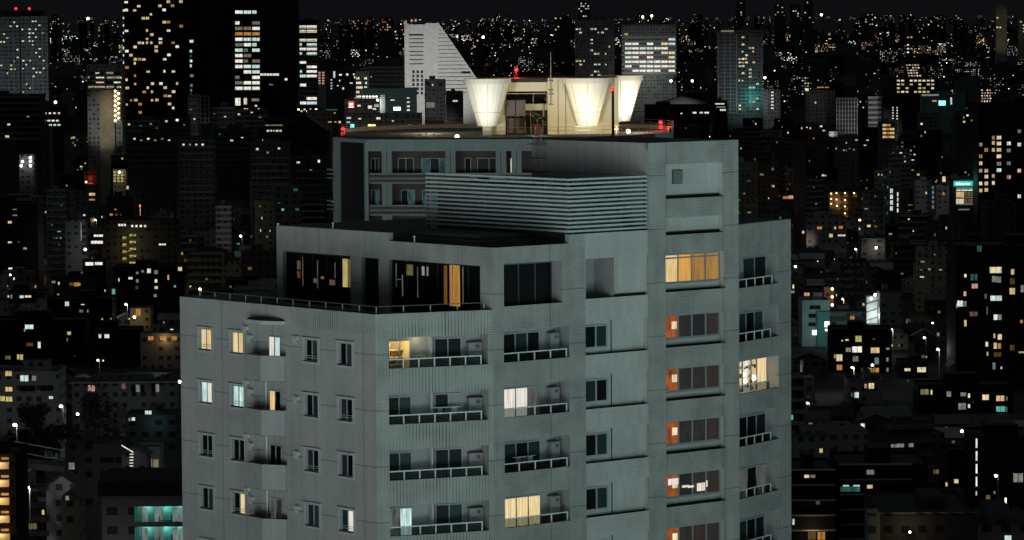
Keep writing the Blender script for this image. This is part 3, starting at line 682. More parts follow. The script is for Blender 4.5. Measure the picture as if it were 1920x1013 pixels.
def cone(px,Y,lab,full=True):
    X=pxX(px,Y); zt_=pt(960,157,362).z; zb=pt(960,236,362).z; zr=zt_+.5
    t=thing('cone_lantern',lab,'lantern',(X,Y,zb),'inverted cone lanterns round the rooftop pavilion')
    m1=M(); n=24
    c=lambda r,z,i:(X+r*math.cos(2*math.pi*i/n),Y+r*math.sin(2*math.pi*i/n),z)
    for i in range(n):
        m1.face([c(.95,zb,i),c(.95,zb,i+1),c(2.12,zt_,i+1),c(2.12,zt_,i)],'cone_panel')
    m1.face([c(.95,zb,i) for i in range(n)],'cone_panel')
    o=m1.obj('cone_shell',t); 
    for pgn in o.data.polygons: pgn.use_smooth=len(pgn.vertices)==4
    m2=M()
    for i in range(n):
        m2.face([c(2.28,zt_,i),c(2.28,zt_,i+1),c(2.3,zr,i+1),c(2.3,zr,i)],'cone_panel'); m2.face([c(2.28,zt_,i),c(2.28,zt_,i+1),c(2.1,zt_,i+1),c(2.1,zt_,i)],'cone_panel')
    m2.face([c(2.29,zr-.01,i) for i in range(n)],'roof_dark')
    m2.obj('rim',t)
    m3=M()
    for i in range(0,n,3):
        a,b=Vector(c(.965,zb,i)),Vector(c(2.13,zt_,i)); m3.tube(a,b,.02,'cone_seam',4)
    zs=zb+(zt_-zb)*.32; rs=.95+1.17*.32
    for i in range(n): m3.tube(c(rs+.01,zs,i),c(rs+.01,zs,i+1),.02,'cone_seam',4)
    m3.obj('panel_seam',t)
    return X,Y,zb,zt_
c1=cone(914,362.2,'inverted cone lantern left of the rooftop water tanks')
c2=cone(1101,361.5,'inverted cone lantern on the right cream wall, behind the red beacon pole')
c3=cone(1163,375,'half hidden inverted cone lantern at the far right of the pavilion')
q=M(); wbox(q,905,922,YF-1.8,YF+.2,Zd,c1[2],'cream_paint'); q.obj('pedestal',CR)
# floodlights on the deck
def flood(px,py,Y,lab,grp='floodlights on the round roof deck'):
    p=pt(px,py,Y); t=thing('floodlight',lab,'floodlight',(p.x,p.y,Zd),grp)
    q=M(); q.tube((p.x,p.y,Zd),(p.x,p.y,p.z),.05,'pipe_steel'); q.box(WF,p.x-.2,p.x+.2,p.y,p.y+.2,p.z-.12,p.z+.16,'frame_alu'); q.obj('housing',t)
    q=M(); q.ball((p.x,p.y-.05,p.z+.02),.19,'lamp_hot',10); q.obj('lens',t)
    return p
pa=flood(857,257,358,'floodlight at the left of the deck, below the left cone')
pb=flood(1178,247,362,'floodlight right of the cones by the deck railing')
for (X,Y,zb,zt_),P,ox in ((c1,560,-1.0),(c2,520,-.4),(c3,650,2.6)):
    a=Vector((X+ox,Y-6.2 if ox<2 else Y-3.6,Zd+.3))
    lamp_light('cone_floodlight',a,P*2.4,(1,.98,.92),.3,spot=75,aim=(X+ox*.1,Y-1.5,(zb+zt_)/2+.2),blend=.9)
lamp_light('pavilion_floodlight',(pxX(1000,YF),YF-6,Zd+.5),700,(1,.82,.48),.4,spot=130,aim=(pxX(1050,YF),YF,Zd+2.4),blend=.6)
lamp_light('pavilion_floodlight',(pxX(1150,YF),YF-5,Zd+.5),350,(1,.82,.48),.4,spot=120,aim=(pxX(1130,YF),YF,Zd+2.4),blend=.6)
lamp_light('deck_floodlight',(pxX(800,YF),YF+6,Zd+1.5),420,(1,.85,.5),.3)
lamp_light('deck_floodlight',(pxX(1200,YF),YF+4,Zd+1.2),260,(1,.85,.5),.3)
# mast and beacons
q=M(); X=pxX(1033,YF); Y=YF-.15
q.tube((X,Y,zz(198)),(X,Y,zz(98)),.06,'pipe_steel',6,.03)
for y in (153,170,178,197): q.box(WF,X-.22,X+.22,Y-.02,Y+.15,zz(y),zz(y)+.05,'steel_dark')
o=q.obj('antenna_mast',None); tag(o,'slim antenna mast fixed to the pavilion wall','mast')
def beacon(px,py,Y,zbase,lab,two=True,P=25):
    p=pt(px,py,Y); t=thing('beacon_light',lab,'beacon',(p.x,p.y,zbase),'red aircraft warning beacons')
    q=M(); q.tube((p.x,p.y,zbase),(p.x,p.y,p.z-.1),.05 if Y>360 else .13,'steel_dark',8); q.obj('pole',t)
    q=M(); q.ball((p.x,p.y,p.z+.05),.2,'lamp_red',10)
    if two: q.ball((p.x,p.y,p.z-.42),.2,'lamp_red',10)
    q.tube((p.x,p.y,p.z-.85),(p.x,p.y,p.z-.1),.1,'steel_dark',6)
    q.obj('red_lamp',t)
    lamp_light('beacon_glow',(p.x,p.y-.5,p.z),P*5,(1,.03,.03),.2)
beacon(643,243,371,Zd,'red warning beacon at the left end of the round deck')
beacon(968,132,YF+6,zt,'red warning beacon on top of the pavilion roof',False,60)
beacon(1149,168,358,Zd-.1,'red warning beacon on a thick dark pole before the right lantern',False,5)
beacon(1239,231,374,Zd,'red warning beacon at the right end of the round deck')
# clutter along the front edge of the second tower roof
for i,x in enumerate((785,812,832,843)):
    q=M(); p=G.p(pxm(x),1.0,0); q.tube((p.x,p.y,Z2-.15),(p.x,p.y,Z2+.45),.04,'pipe_steel'); q.tube((p.x,p.y,Z2+.45),(p.x+.18,p.y,Z2+.4),.06,'pipe_steel'); q.obj('vent_pipe',ST)
# ------------------------------------------------------------------ ground
g=M(); g.face([(-9000,-12,0),(9000,-12,0),(9000,60000,0),(-9000,60000,0)],'ground'); o=g.obj('ground'); struct(o)
# ------------------------------------------------------------------ city buildings
PROT=[]; FOOT=[]
class Bd: pass
def bg(name,label,cat,x0,x1,yt,Y,dep=14,wall='w_dark',yaw=0,yb=None,roof='roof_black',group=None,body=True,par=.6,box=True):
    b=Bd(); P=pt(x0,yt,Y); Q_=pt(x1,yt,Y); b.W=(Q_.x-P.x)/math.cos(R(yaw)); b.H=P.z; b.Y=Y; b.fr=Fr((P.x,Y,0),yaw)
    c=b.fr.p(b.W/2,dep/2,0); b.t=thing(name,label,cat,(c.x,c.y,0),group); b.wall=wall; b.dep=dep
    if body:
        q=M(); fr=b.fr
        for xx in ((0,b.W),):
            q.rect(fr,0,b.W,0,b.H,0,wall); q.rect(fr,0,b.W,0,b.H,dep,wall); q.ver(fr,0,0,dep,0,b.H,wall); q.ver(fr,b.W,0,dep,0,b.H,wall)
        q.hor(fr,.01,b.W-.01,.01,dep-.01,b.H-par,roof)
        q.obj('wall',b.t)
        if box and b.W>8:
            q=M(); r_=random.Random(int(x0*7+yt)); a=.15+.4*r_.random(); w=.2+.2*r_.random(); hh=1.5+1.5*r_.random()
            q.box(fr,b.W*a,b.W*(a+w),dep*.3,dep*.7,b.H-par+.004,b.H+hh,wall,roof); q.obj('rooftop_box',b.t)
    PROT.append((min(x0,x1)-3,max(x0,x1)+3,yt-6,yb or yt+60,Y)); FOOT.append((c.x,c.y,max(b.W,dep)/2+4))
    return b
def win(b,x,z,w,h,kind,name='window',y=0,prot=.06,label=None):
    mt=kind if kind in MATS else 'lit_'+kind
    k=('cw',round(w,1),round(h,1),mt)
    def bf(mm):
        W_,H_=round(w,1),round(h,1)
        if W_>1.3 and W_<8:
            mm.box(WF,0,W_/2-.05,-prot,0,0,H_,mt); mm.box(WF,W_/2+.05,W_,-prot,0,0,H_,mt); mm.box(WF,W_/2-.05,W_/2+.05,-prot-.02,0,0,H_,'frame_dark')
        else: mm.box(WF,0,W_,-prot,0,0,H_,mt)
    return inst(name,k,bf,b.t,b.fr.p(x,y,z),b.fr.a,label)
def px_local(b,x,y):
    d=Fw*FPX+Rt*(x-960)+Up*(506.5-y); n=b.fr.dy; t=((b.fr.O-CAM).dot(n))/d.dot(n); P=CAM+d*t; return (P-b.fr.O).dot(b.fr.dx),P.z
def pw(b,lst,name='window'):
    for it in lst:
        x0,y0,x1,y1,k=it; a,z1=px_local(b,x0,y0); c,z0=px_local(b,x1,y1); win(b,a,z0,max(.3,c-a),max(.3,z1-z0),k,name)
def grid(b,sh=3.1,cw=3.2,ww=1.8,wh=1.5,dens=.1,kinds=('warm',),seed=1,top=2.,rows=20,x0=.6,x1=None,cols=None,cap=95,name='window',rowp=None):
    r=random.Random(seed); n=0; x1=b.W-.6 if x1 is None else x1
    cells=[]
    for i in range(rows):
        z=b.H-top-(i+1)*sh+.6
        if z<.8: break
        x=x0; j=0
        while x+ww<=x1:
            p=dens if rowp is None else rowp.get(i,dens)
            if (cols is None or j%cols[1] in cols[0]) and r.random()<p: cells.append((x,z))
            x+=cw; j+=1
    r.shuffle(cells)
    for x,z in cells[:cap]:
        k=r.choice(kinds); w=ww*r.choice([1,1,.6,1.0]); win(b,x,z,w,wh*r.choice([1,1,.8]),k,name)
def frame(b,sh=3.1,cw=6.,mat='w_white',rows=20,t=.45,x0=0,x1=None,top=0,y=-.5,name='balcony_frame'):
    x1=b.W if x1 is None else x1; q=M(); fr=b.fr; zb=b.H-top-rows*sh; 
    for i in range(rows+1):
        z=b.H-top-i*sh
        if z<1: break
        q.box(fr,x0,x1,y,-.004,z-.35,z,mat)
    n=max(1,round((x1-x0)/cw))
    for i in range(n+1):
        x=x0+(x1-x0-t)*i/n; q.box(fr,x,x+t,y-.05,-.006,max(0,zb),b.H-top+.02,mat)
    return q.obj(name,b.t)
def slabs(b,sh,mat,rows,h=.8,x0=0,x1=None,top=0,y=-.6,name='balcony_band'):
    x1=b.W if x1 is None else x1
    for i in range(rows):
        z=b.H-top-i*sh
        if z<1: break
        q=M(); q.box(b.fr,x0,x1,y,-.004,z-h,z,mat); q.obj(name,b.t)
def up(b,L=.07,c=(1,1,.97),dist=110,fx=.5,zf=.6,spot=60,z=25,dx=0):
    """added spot that brightens the facade from in front, no fitting"""
    a=b.fr.p(b.W*fx+dx,-dist,z); tgt=b.fr.p(b.W*fx,0,b.H*zf); r=(tgt-a).length
    return lamp_light('added_street_floodlight',a,L*r*r*42,c,2.,spot=spot,aim=tgt,blend=.7)  # added light with an unseen source
K=('warm','cream','white','amber'); KC=('white','cool','cream')
# -- far left pair of grid-fronted slabs
b=bg('apartment_tower','pale grid fronted apartment slab cut by the left frame edge','apartment tower',-40,36,33,2940,wall='w_mid',yb=180)
frame(b,sh=3.05,cw=4.6,mat='w_light',rows=24); grid(b,3.05,2.6,1.5,1.4,.13,('white','warm','cool','cream'),11,rows=24); up(b,.12,(.8,.95,1),spot=60)
b=bg('apartment_tower','pale grid fronted apartment slab between the frame edge and the dark gap','apartment tower',39,89,31,2930,wall='w_mid',yb=185)
frame(b,sh=3.05,cw=4.2,mat='w_light',rows=24); grid(b,3.05,2.6,1.6,1.4,.22,('white','warm','cool','cream'),12,rows=24); up(b,.17,(.8,.95,1),spot=50)
for x,hh in ((29,17),(54,17)):
    q=M(); p=pt(x,hh,2945); q.tube((p.x,p.y+3,b.H),(p.x,p.y+3,p.z),.2,'steel_dark'); q.ball((p.x,p.y+3,p.z+.2),1.1,'lamp_red',8); q.obj('beacon_lamp',b.t)
q=M(); q.box(b.fr,-22,17,3,10,b.H,b.H+4.6,'w_black'); q.obj('penthouse',b.t)
b=bg('office_block','low dark building with pale horizontal bands at the left edge','office building',-30,73,179,2150,dep=30,wall='w_black',yb=250)
slabs(b,3.4,'w_mid',8,h=1.1,top=.6); pw(b,[(14,232,19,235,'white'),(50,217,55,220,'amber'),(10,254,17,258,'cream')])
b=bg('office_block','dark block with rows of small white windows under the grid fronted slab','office building',73,122,196,2500,wall='w_black',yb=250)
pw(b,[(73+i*8,225,78+i*8,228,'white') for i in range(5)]+[(83+i*8.5,211,87+i*8.5,214,'lit_white') for i in range(4)]+[(92+i*8,233,97+i*8,236,'cool') for i in range(3)])
q=M(); p=pt(104,192,2490); q.ball(p,.9,'lamp_white',8); q.obj('lamp',b.t)
# -- white office on a round shaft with yellow stair
b=bg('office_block','grey office head with lit window bands, standing on a round shaft','office building',163,228,121,2400,dep=20,wall='w_light',yb=170,box=False)
for i in range(4):
    ya=136+i*8.8
    pw(b,[(165,ya,195,ya+4,'w_black'),(198,ya,226,ya+4,'w_black')],'window_band')
pw(b,[(179,136,186,138.5,'white'),(199,136,213,139,'white'),(165,144.5,168,147,'white'),(180,144.5,195,147,'white'),(200,144.5,228,147.5,'cream'),(180,153.5,195,156,'cream'),(213,153.5,226,156,'white'),(166,162,196,165,'cream'),(199,162,214,165.5,'white'),(219,162,227,165,'white')])
up(b,.16,spot=24,dist=90)
b=bg('stair_tower','round concrete shaft with a spiral of yellow lamps down its right side','tower',186,214,169,2395,dep=9,wall='concrete',yb=240,box=False)
for i in range(13):
    y=171+i*4.6; x=216+(i%2)*6; p=pt(x,y,2390); q=M(); q.ball(p,.75,'lamp_warm',6); q.obj('stair_lamp',b.t)
q=M(); 
for i in range(14): y=170+i*4.6; a=pt(213,y,2392); q.box(WF,a.x,a.x+4.8,2391.5,2396,a.z-.5,a.z,'w_cream')
q.obj('stair_flight',b.t); up(b,.03,(1,.85,.5),dist=70,spot=30,fx=1)
# -- black high-rises
b=bg('apartment_tower','black residential high-rise with scattered yellow windows, rising out of frame','high-rise',231,343,-60,2950,dep=30,wall='w_black',yb=215)
grid(b,3.2,3.3,2.6,2.,.17,('warm','warm','cream','amber','white'),21,top=25,rows=28,cap=95)
pw(b,[(230.5+0,18+i*14,232.5,22+i*14,'lit_white') for i in range(9)])
b=bg('apartment_tower','narrow dark high-rise wing edged with short teal lit windows','high-rise',343,352,-40,2760,dep=25,wall='w_black',yb=195)
q_=b
b=bg('office_tower','pitch black slab high-rise with pale teal windows along its left edge','high-rise',344,440,-60,2770,dep=30,wall='w_black',yb=190)
r=random.Random(5)
for i in range(19):
    y=20+i*9.2
    if r.random()<.62: pw(b,[(346+r.random()*4,y,359+r.random()*4,y+5,r.choice(['cool','dim_cool','dim_teal','dim_cool']))],'window_band')
b=bg('office_tower','office high-rise with a tall strip of lit white floors on its left','high-rise',440,556,-60,2760,dep=30,wall='w_black',yb=200)
for i in range(19):
    y=20+i*10.2
    if i in (1,15,16,17): continue
    for s in range(3):
        if r.random()<.93: pw(b,[(441+s*16,y,455+s*16-(r.random()<.2)*6,y+5.8,'amber' if i==4 else r.choice(['white','cool','white','cool','dim_cool']) if i not in(3,8,9) else r.choice(['dim_cream','white']))],'window_band')
pw(b,[(441,184,451,198,'lit_white'),(457,184,463,196,'lit_cream'),(472,185,486,190,'dim_white')]+[(488+i*6,138,493+i*6,142,'lit_white') for i in range(6)]+[(534,147,539,151,'white'),(505,158,512,160,'dim_white')])
b=bg('office_tower','slimmer office high-rise right of the black ones with bright floor bands','high-rise',557,596,38,3300,dep=30,wall='w_black',yb=210)
slabs(b,4.0,'w_mid',18,h=.5,top=6)
for i in range(18):
    y=48+i*8.4
    if i in (7,12,14,15): continue
    for s in range(2):
        if r.random()<.85: pw(b,[(557+s*18,y,574+s*20-(r.random()<.3)*8,y+5,r.choice(['white','cool','white','cream','cool']))],'window_band')
up(b,.03,spot=40)
b=bg('apartment_block','small block with four orange pink balcony lamps beside the bright office','apartment block',596,612,132,3280,dep=10,wall='w_dark',yb=160,box=False)
pw(b,[(597+(j*7),135+i*5,601+j*7,138+i*5,'pink') for i in range(5) for j in range(2)],'balcony_lamp')
# -- white slanted tower
SL=Bd(); Y=3700; P=pt(758,42,Y); fr=Fr((P.x,Y,0),0); X=lambda x:pt(x,42,Y).x-P.x; Zs=lambda y:pt(825,y,Y).z
t=thing('office_tower','white floodlit office tower whose right side slopes down like a wedge','office tower',(P.x+30,Y+12,0)); PROT.append((755,895,38,200,Y)); FOOT.append((P.x+30,Y,50))
q=M()
pts=[(0,0),(X(905),0),(X(905),Zs(165)),(X(895),Zs(150)),(X(822),Zs(43)),(X(797),Zs(43)),(X(797),Zs(46)),(0,Zs(46))]
q.face([fr.p(x,0,z) for x,z in pts],'w_white'); q.face([fr.p(x,24,z) for x,z in reversed(pts)],'w_white')
for i in range(len(pts)):
    a,b_=pts[i],pts[(i+1)%len(pts)]; q.face([fr.p(a[0],0,a[1]),fr.p(b_[0],0,b_[1]),fr.p(b_[0],24,b_[1]),fr.p(a[0],24,a[1])],'w_mid')
q.obj('wall',t); SLb=Bd(); SLb.t=t; SLb.fr=fr; SLb.W=X(900); SLb.H=P.z
q=M(); q.box(fr,0,X(763),-1.2,-.01,0,Zs(38),'w_white'); q.box(fr,X(797),X(819),-1.,-.01,0,Zs(43.5),'w_white'); q.obj('pier',t)
for i in range(17):
    y=56+i*7.3; xr=min(900,822+(y-43)*.68)
    if xr-823>6: pw(SLb,[(822,y,xr-2,y+.9,'w_dark')],'floor_line')
for i,y in enumerate((64,72,79.5,87,96,103,111,119)): pw(SLb,[(767,y,794,y+(3 if i==0 else 1.6),'ledge_black')],'window_band')
for i in range(6):
    for j in range(3): pw(SLb,[(773+j*8,132+i*8,777.5+j*8,137.5+i*8,'ledge_black')],'window')
pw(SLb,[(865,134,882,138,'ledge_black'),(770,37,774,41,'lit_pink'),(778,36,781,41,'lit_pink')])
up(SLb,.5,(1,1,.97),dist=160,fx=.45,spot=50,z=40)
# -- lower buildings left of the wedge
b=bg('office_block','wide grey building of stacked horizontal bands left of the white wedge tower','office building',684,757,124,3450,dep=30,wall='w_dark',yb=180)
slabs(b,3.8,'w_mid',10,h=1.6,top=.5); up(b,.05,spot=60); pw(b,[(695,143,697,145,'white')])
b=bg('office_block','dark glass block with sparse white windows left of the banded building','office building',612,665,131,3400,dep=20,wall='w_dark',yb=180)
pw(b,[(636,139,641,142,'white'),(649,138,653,142,'white'),(662,138,665,141,'white'),(636,150,638,153,'white'),(620,149,623,151,'cool'),(620,155,623,157,'cool'),(620,160,623,162,'cool'),(620,165,623,167,'cool'),(642,164,645,168,'white'),(656,155,661,157,'white'),(632,160,635,162,'white'),(664,143,666,147,'white'),(625,134,628.5,146,'lit_cool')])
b=bg('office_block','pale office block with bright lower windows in the cluster before the wedge','office building',666,692,134,3200,dep=16,wall='w_light',yb=200)
for i in range(7): pw(b,[(668,145+i*8.6,674+(i%3)*3,149+i*8.6,r.choice(['white','cream','dim_white'])),(683+(i%2)*2,145+i*8.6,688,149+i*8.6,r.choice(['dim_white','white']))])
up(b,.06,spot=40)
b=bg('warehouse','long teal roofed hall with a row of white lamps in the cluster','hall',680,780,166,3050,dep=25,wall='w_teal',yb=200); slabs(b,3.2,'w_light',5,h=.8,top=.4)
pw(b,[(680+i*6,180,684+i*6,184,'pt_white') for i in range(5)]+[(664,183,676,187,'dim_white'),(700,196,710,200,'white'),(732,187,740,190,'white'),(738,201,751,207,'pt_white'),(763,182,768,185,'white'),(763,190,768,193,'white'),(763,198,768,201,'white'),(763,205,768,208,'white')]); up(b,.06,(.8,1,.95),spot=60)
b=bg('silo','round white silo lit from its left side among the low buildings','silo',712,722,178,2900,dep=6,wall='w_white',yb=210,box=False)
lamp_light('yard_lamp',b.fr.p(-3,-6,b.H-8),2500,(.95,1,.95),1.); q=M(); q.ball(b.fr.p(-1.5,-2,b.H-4),.8,'lamp_white',8); q.obj('lamp',b.t)
b=bg('apartment_block','grey concrete block with dark top standing before the wedge tower','apartment block',796,835,149,2800,dep=14,wall='w_light',yb=205); up(b,.045,spot=40)
pw(b,[(798,155,806,160,'w_dark'),(822,156,830,161,'w_dark'),(799,192,815,202,'dim_cool'),(810,158,812,161,'white')])
b=bg('apartment_block','dark stepped block right of the grey concrete one','apartment block',836,868,171,2750,dep=12,wall='w_mid',yb=205); pw(b,[(849,188,858,191,'cream')])
b=bg('shop_building','low shop block carrying a small glowing red sign','shop',646,700,186,2700,dep=16,wall='w_mid',yb=230,box=False)
q=M(); p=pt(653,190,2695); q.box(WF,p.x,p.x+4.2,2694,2695,p.z-4.6,p.z,'sign_red'); q.obj('sign_board',b.t)
q=M(); q.box(WF,p.x+.8,p.x+3.4,2693.6,2693.9,p.z-2.9,p.z-1.4,'sign_white'); q.box(WF,p.x+.3,p.x+3.9,2693.6,2693.9,p.z-4.5,p.z-3.9,'sign_white'); q.obj('sign_mark',b.t)
pw(b,[(670,197,676,200,'white'),(690,198,697,204,'white'),(699,203,705,206,'cream')]); up(b,.06,spot=40)
b=bg('shop_building','low block with lit white windows and a yellow strip sign behind the red beacon','shop',648,790,214,2300,dep=20,wall='w_mid',yb=240,box=False)
pw(b,[(650,220,658,223,'cool'),(650,228,656,231,'cool'),(657,233,664,241,'pt_teal'),(690,233,704,237,'pt_yellow'),(672,222,677,224,'white'),(706,220,713,224,'white'),(707,237,712,239,'white'),(765,234,772,237,'white'),(775,235,782,238,'cream'),(735,226,738,228,'cream')]); up(b,.05,(1,.95,.8),spot=60)
b=bg('shop_building','brown walled low building with three yellowish windows by the dark gable','shop',575,640,207,2350,dep=18,wall='w_brown',yb=240,box=False); pw(b,[(615,228,622,230,'yellow'),(627,228,631,230,'yellow'),(635,227,639,231,'cream'),(612,205,633,207,'dim_teal'),(626,211,629,213,'yellow')])
b=bg('shop_building','row of bright cream lit shopfronts left of the dark gable','shop',556,600,202,2600,dep=18,wall='w_dark',yb=220,box=False); pw(b,[(558+i*5.5,204+(i%2)*3,561.5+i*5.5,207+(i%2)*3,'pt_cream' if i%3==0 else 'cream') for i in range(8)])
b=bg('shop_building','low block with greenish white lit ground floor near the black towers','shop',495,556,225,2250,dep=16,wall='w_dark',yb=252); pw(b,[(500+i*6,244,504+i*6,247,r.choice(['cream','yellow','white'])) for i in range(9)]+[(497,234,530,236,'dim_cream')])
def gable(x0,x1,yt,Y,label,dep=20,wall='w_black',rh=.35,name='gabled_hall',cat='hall',yb=None,wins=(),group=None,roof='r_tile'):
    b=bg(name,label,cat,x0,x1,yt,Y,dep=dep,wall=wall,yb=yb,body=False,group=group)
    H=b.H; e_=H-b.W*rh; e_=max(e_,H*.5); q=M(); fr=b.fr; W=b.W
    q.face([fr.p(0,0,0),fr.p(W,0,0),fr.p(W,0,e_),fr.p(W/2,0,H),fr.p(0,0,e_)],wall); q.face([fr.p(0,dep,0),fr.p(W,dep,0),fr.p(W,dep,e_),fr.p(W/2,dep,H),fr.p(0,dep,e_)],wall)
    q.ver(fr,0,0,dep,0,e_,wall); q.ver(fr,W,0,dep,0,e_,wall); q.obj('wall',b.t)
    q=M()
    for s in (0,1):
        xa=-.5 if s==0 else W+.5
        z_=e_-.5*(H-e_)/(W/2); q.face([fr.p(xa,-.6,z_+.12),fr.p(xa,dep+.6,z_+.12),fr.p(W/2,dep+.6,H+.12),fr.p(W/2,-.6,H+.12)],roof)
    q.obj('roof',b.t); pw(b,wins); return b
gable(528,612,216,2100,'large dark gabled hall silhouetted above the round deck',dep=40,yb=260)
for (x0,x1,yt,Y,wl,lab,L) in ((232,300,226,2500,'w_mid','low dark podium under the black residential high-rise',[(240,232,244,235,'cream'),(262,236,266,238,'white'),(281,231,285,234,'dim_white'),(292,240,295,242,'warm')]),
 (300,352,219,2450,'w_dark','dark podium with a pale edge left of the lattice mast',[(310,226,314,229,'white'),(330,224,334,227,'pt_white'),(344,233,347,236,'dim_cream')]),
 (352,372,178,2600,'w_light','dim grey stair block below the pitch black slab',[(355,205,360,207,'dim_white'),(363,222,366,225,'white')]),
 (392,440,201,2600,'w_mid','long dark podium below the pitch black slab',[(400,212,404,214,'dim_white'),(420,218,424,221,'cream')]),
 (440,500,206,2500,'w_mid','grey stepped podium under the lit office strip',[(446,213,450,216,'white'),(470,210,474,212,'white'),(485,219,490,221,'dim_white'),(478,197,482,200,'white')]),
 (240,330,252,2050,'w_dark','long low building with tiny cream lights below the podiums',[(250+i*13,259+(i%2)*3,254+i*13,262+(i%2)*3,k_) for i,k_ in enumerate(('cream','dim_white','white','amber','dim_cream','cream'))]),
 (335,400,262,2000,'w_mid','grey long building with a white lamp row left of the second tower',[(342+i*12,270,346+i*12,273,k_) for i,k_ in enumerate(('white','dim_cream','cream','white'))]),
 (400,470,243,2150,'w_dark','dark block with small teal and white lights left of the second tower',[(410,250,414,253,'dim_teal'),(432,262,437,265,'cream'),(452,256,456,259,'white')]),
 (470,540,268,1900,'w_mid','broad grey roofed block near the second tower',[(480,278,485,282,'cream'),(500,284,504,288,'dim_white'),(521,277,525,280,'white')]),
 (545,614,292,1800,'w_dark','dark block touching the left side of the second tower',[(556,303,562,308,'cream'),(580,318,585,322,'amber'),(596,300,600,305,'white')])):
    b=bg('low_block' if yt>200 else 'stair_block',lab,'building',x0,x1,yt,Y,dep=18,wall=wl,yb=yt+26); pw(b,L)
    if rnd.random()<.7: slabs(b,3.4,'w_mid' if wl!='w_mid' else 'w_light',int(6+rnd.random()*6),h=.8,top=.3)
b=bg('lattice_mast','pale lattice framed mast standing before the pitch black slab','mast',376,392,180,2550,dep=5,wall='w_black',yb=228,box=False); frame(b,sh=3.,cw=2.9,mat='w_white',rows=6,t=.35); up(b,.05,spot=24,dist=70)
# -- right of the lanterns
b=bg('apartment_tower','brownish grid fronted apartment slab behind the right lantern','apartment tower',1078,1152,38,3300,dep=16,wall='w_mid',yb=145)
frame(b,sh=3.1,cw=7,mat='w_mid',rows=20,top=4); grid(b,3.1,3.2,2.2,1.5,.16,('white','cream','warm','cool'),31,top=6,rows=20); up(b,.05,(1,.93,.85),spot=50)
b=bg('office_block','pale office block with long bright window bands right of the brownish slab','office building',1166,1268,47,3300,dep=20,wall='w_light',yb=140)
pw(b,[(1166,76.6+i*8.4,1268,80.0+i*8.4,'w_white') for i in range(-1,8)],'spandrel')
for i in range(8):
    y=72+i*8.4
    for s in range(7):
        xa=1172+s*13.6
        if i==0 and s<5: continue
        if r.random()<.86: pw(b,[(xa,y,xa+12,y+4,r.choice(['white','cream','cool','white','white']))],'window_band')
pw(b,[(1171,63,1177,66,'warm')]); up(b,.08,(.95,1,.95),spot=45)
lamp_light('forecourt_lamp',b.fr.p(b.W*.5,-14,b.H-46),1500,(.85,1,.95),2.)
b=bg('apartment_tower','slender grid fronted apartment tower with a teal lit foot, right of centre','apartment tower',1346,1430,56,3150,dep=18,wall='w_mid',yb=208)
frame(b,sh=3.0,cw=6,mat='w_white',rows=22,x1=b.W*.42,top=3); frame(b,sh=3.0,cw=9,mat='w_light',rows=22,x0=b.W*.45,top=1); grid(b,3.0,3.,2.2,1.6,.22,('white','warm','cool','cream','pink'),33,top=2,rows=22,x0=b.W*.45); up(b,.09,(.92,.96,1),spot=40)
pw(b,[(1352,57,1376,60,'dim_cream')])
lamp_light('teal_lamp',b.fr.p(b.W*.75,-9,b.H-57),2600,(.1,1,.85),1.); q=M(); q.ball(b.fr.p(b.W*.7,-2,b.H-60),.9,'lit_teal',6); q.obj('lamp',b.t)
b=bg('apartment_block','pale round ended block at the right foot of the slender grid tower','apartment block',1432,1463,168,3100,dep=14,wall='w_light',yb=205); pw(b,[(1446,172+i*6,1450,174.5+i*6,'white') for i in range(6)]); up(b,.05,spot=30)
b=gable(1238,1322,181,3000,'long low white building with a grey shed roof right of the lanterns',dep=14,wall='w_white',rh=.12,yb=208); up(b,.13,spot=26,dist=90,z=10)
b=bg('school_building','long dark building with three white windows below the low white one','school',1210,1330,197,2850,dep=20,wall='w_black',yb=220); pw(b,[(1299,210,1306,213,'white'),(1312,210,1318,213,'white'),(1321,210,1329,213,'white'),(1276,212,1279,214,'white')])
b=bg('apartment_block','small dark block with three rows of white lights left of the teal lit foot','apartment block',1336,1364,189,2900,dep=12,wall='w_black',yb=212); pw(b,[(1341,194,1358,196,'white'),(1343,200,1360,202,'dim_white'),(1350,205,1361,208,'cool')])
# distant towers on the skyline
sk=[(1084,1107,3,30,9000,('white','warm'),.5,'cluster of small white lights high on the skyline, tall slab above the brownish slab'),(1380,1398,2,30,9500,('pink','white'),.25,'pinkish speckled tower on the skyline above the slender grid tower'),(1453,1471,6,34,9500,('warm','pink'),.2,'dim speckled skyline tower right of the pinkish one'),(1482,1500,8,34,9300,('warm','white'),.25,'speckled skyline tower, second right of the pinkish one'),(1508,1524,1,36,9000,('white','warm'),.3,'taller speckled skyline tower, third right of the pinkish one'),(1040,1070,30,52,8000,('white','cream'),.22,'wide speckled block on the skyline left of the brownish slab'),(1868,1888,10,54,7000,('cream','white'),.2,'pale slab tower alone on the skyline near the right edge'),(1912,1935,36,60,7000,('yellow','cream'),.5,'yellowish tower cut by the right frame edge on the skyline'),(712,735,33,52,9000,('warm','amber'),.5,'amber speckled block on the skyline left of the wedge tower'),(664,676,40,54,9000,('amber','pink'),.4,'small orange speckled block on the skyline right of the office bands'),(108,114,32,42,9000,('amber','warm'),.7,'tiny amber tower on the skyline near the left slabs'),(184,192,48,67,8500,('amber','warm'),.9,'small amber striped tower left of the black high-rise'),(1622,1640,24,46,9500,('yellow','cream'),.4,'yellow green lit tower on the skyline right of centre'),(1700,1712,64,98,6000,('white','pink'),.6,'thin pinkish grid tower in the right upper city'),(888,905,66,84,7500,('cream','yellow'),.4,'small cream lit block right of the wedge tower top')]
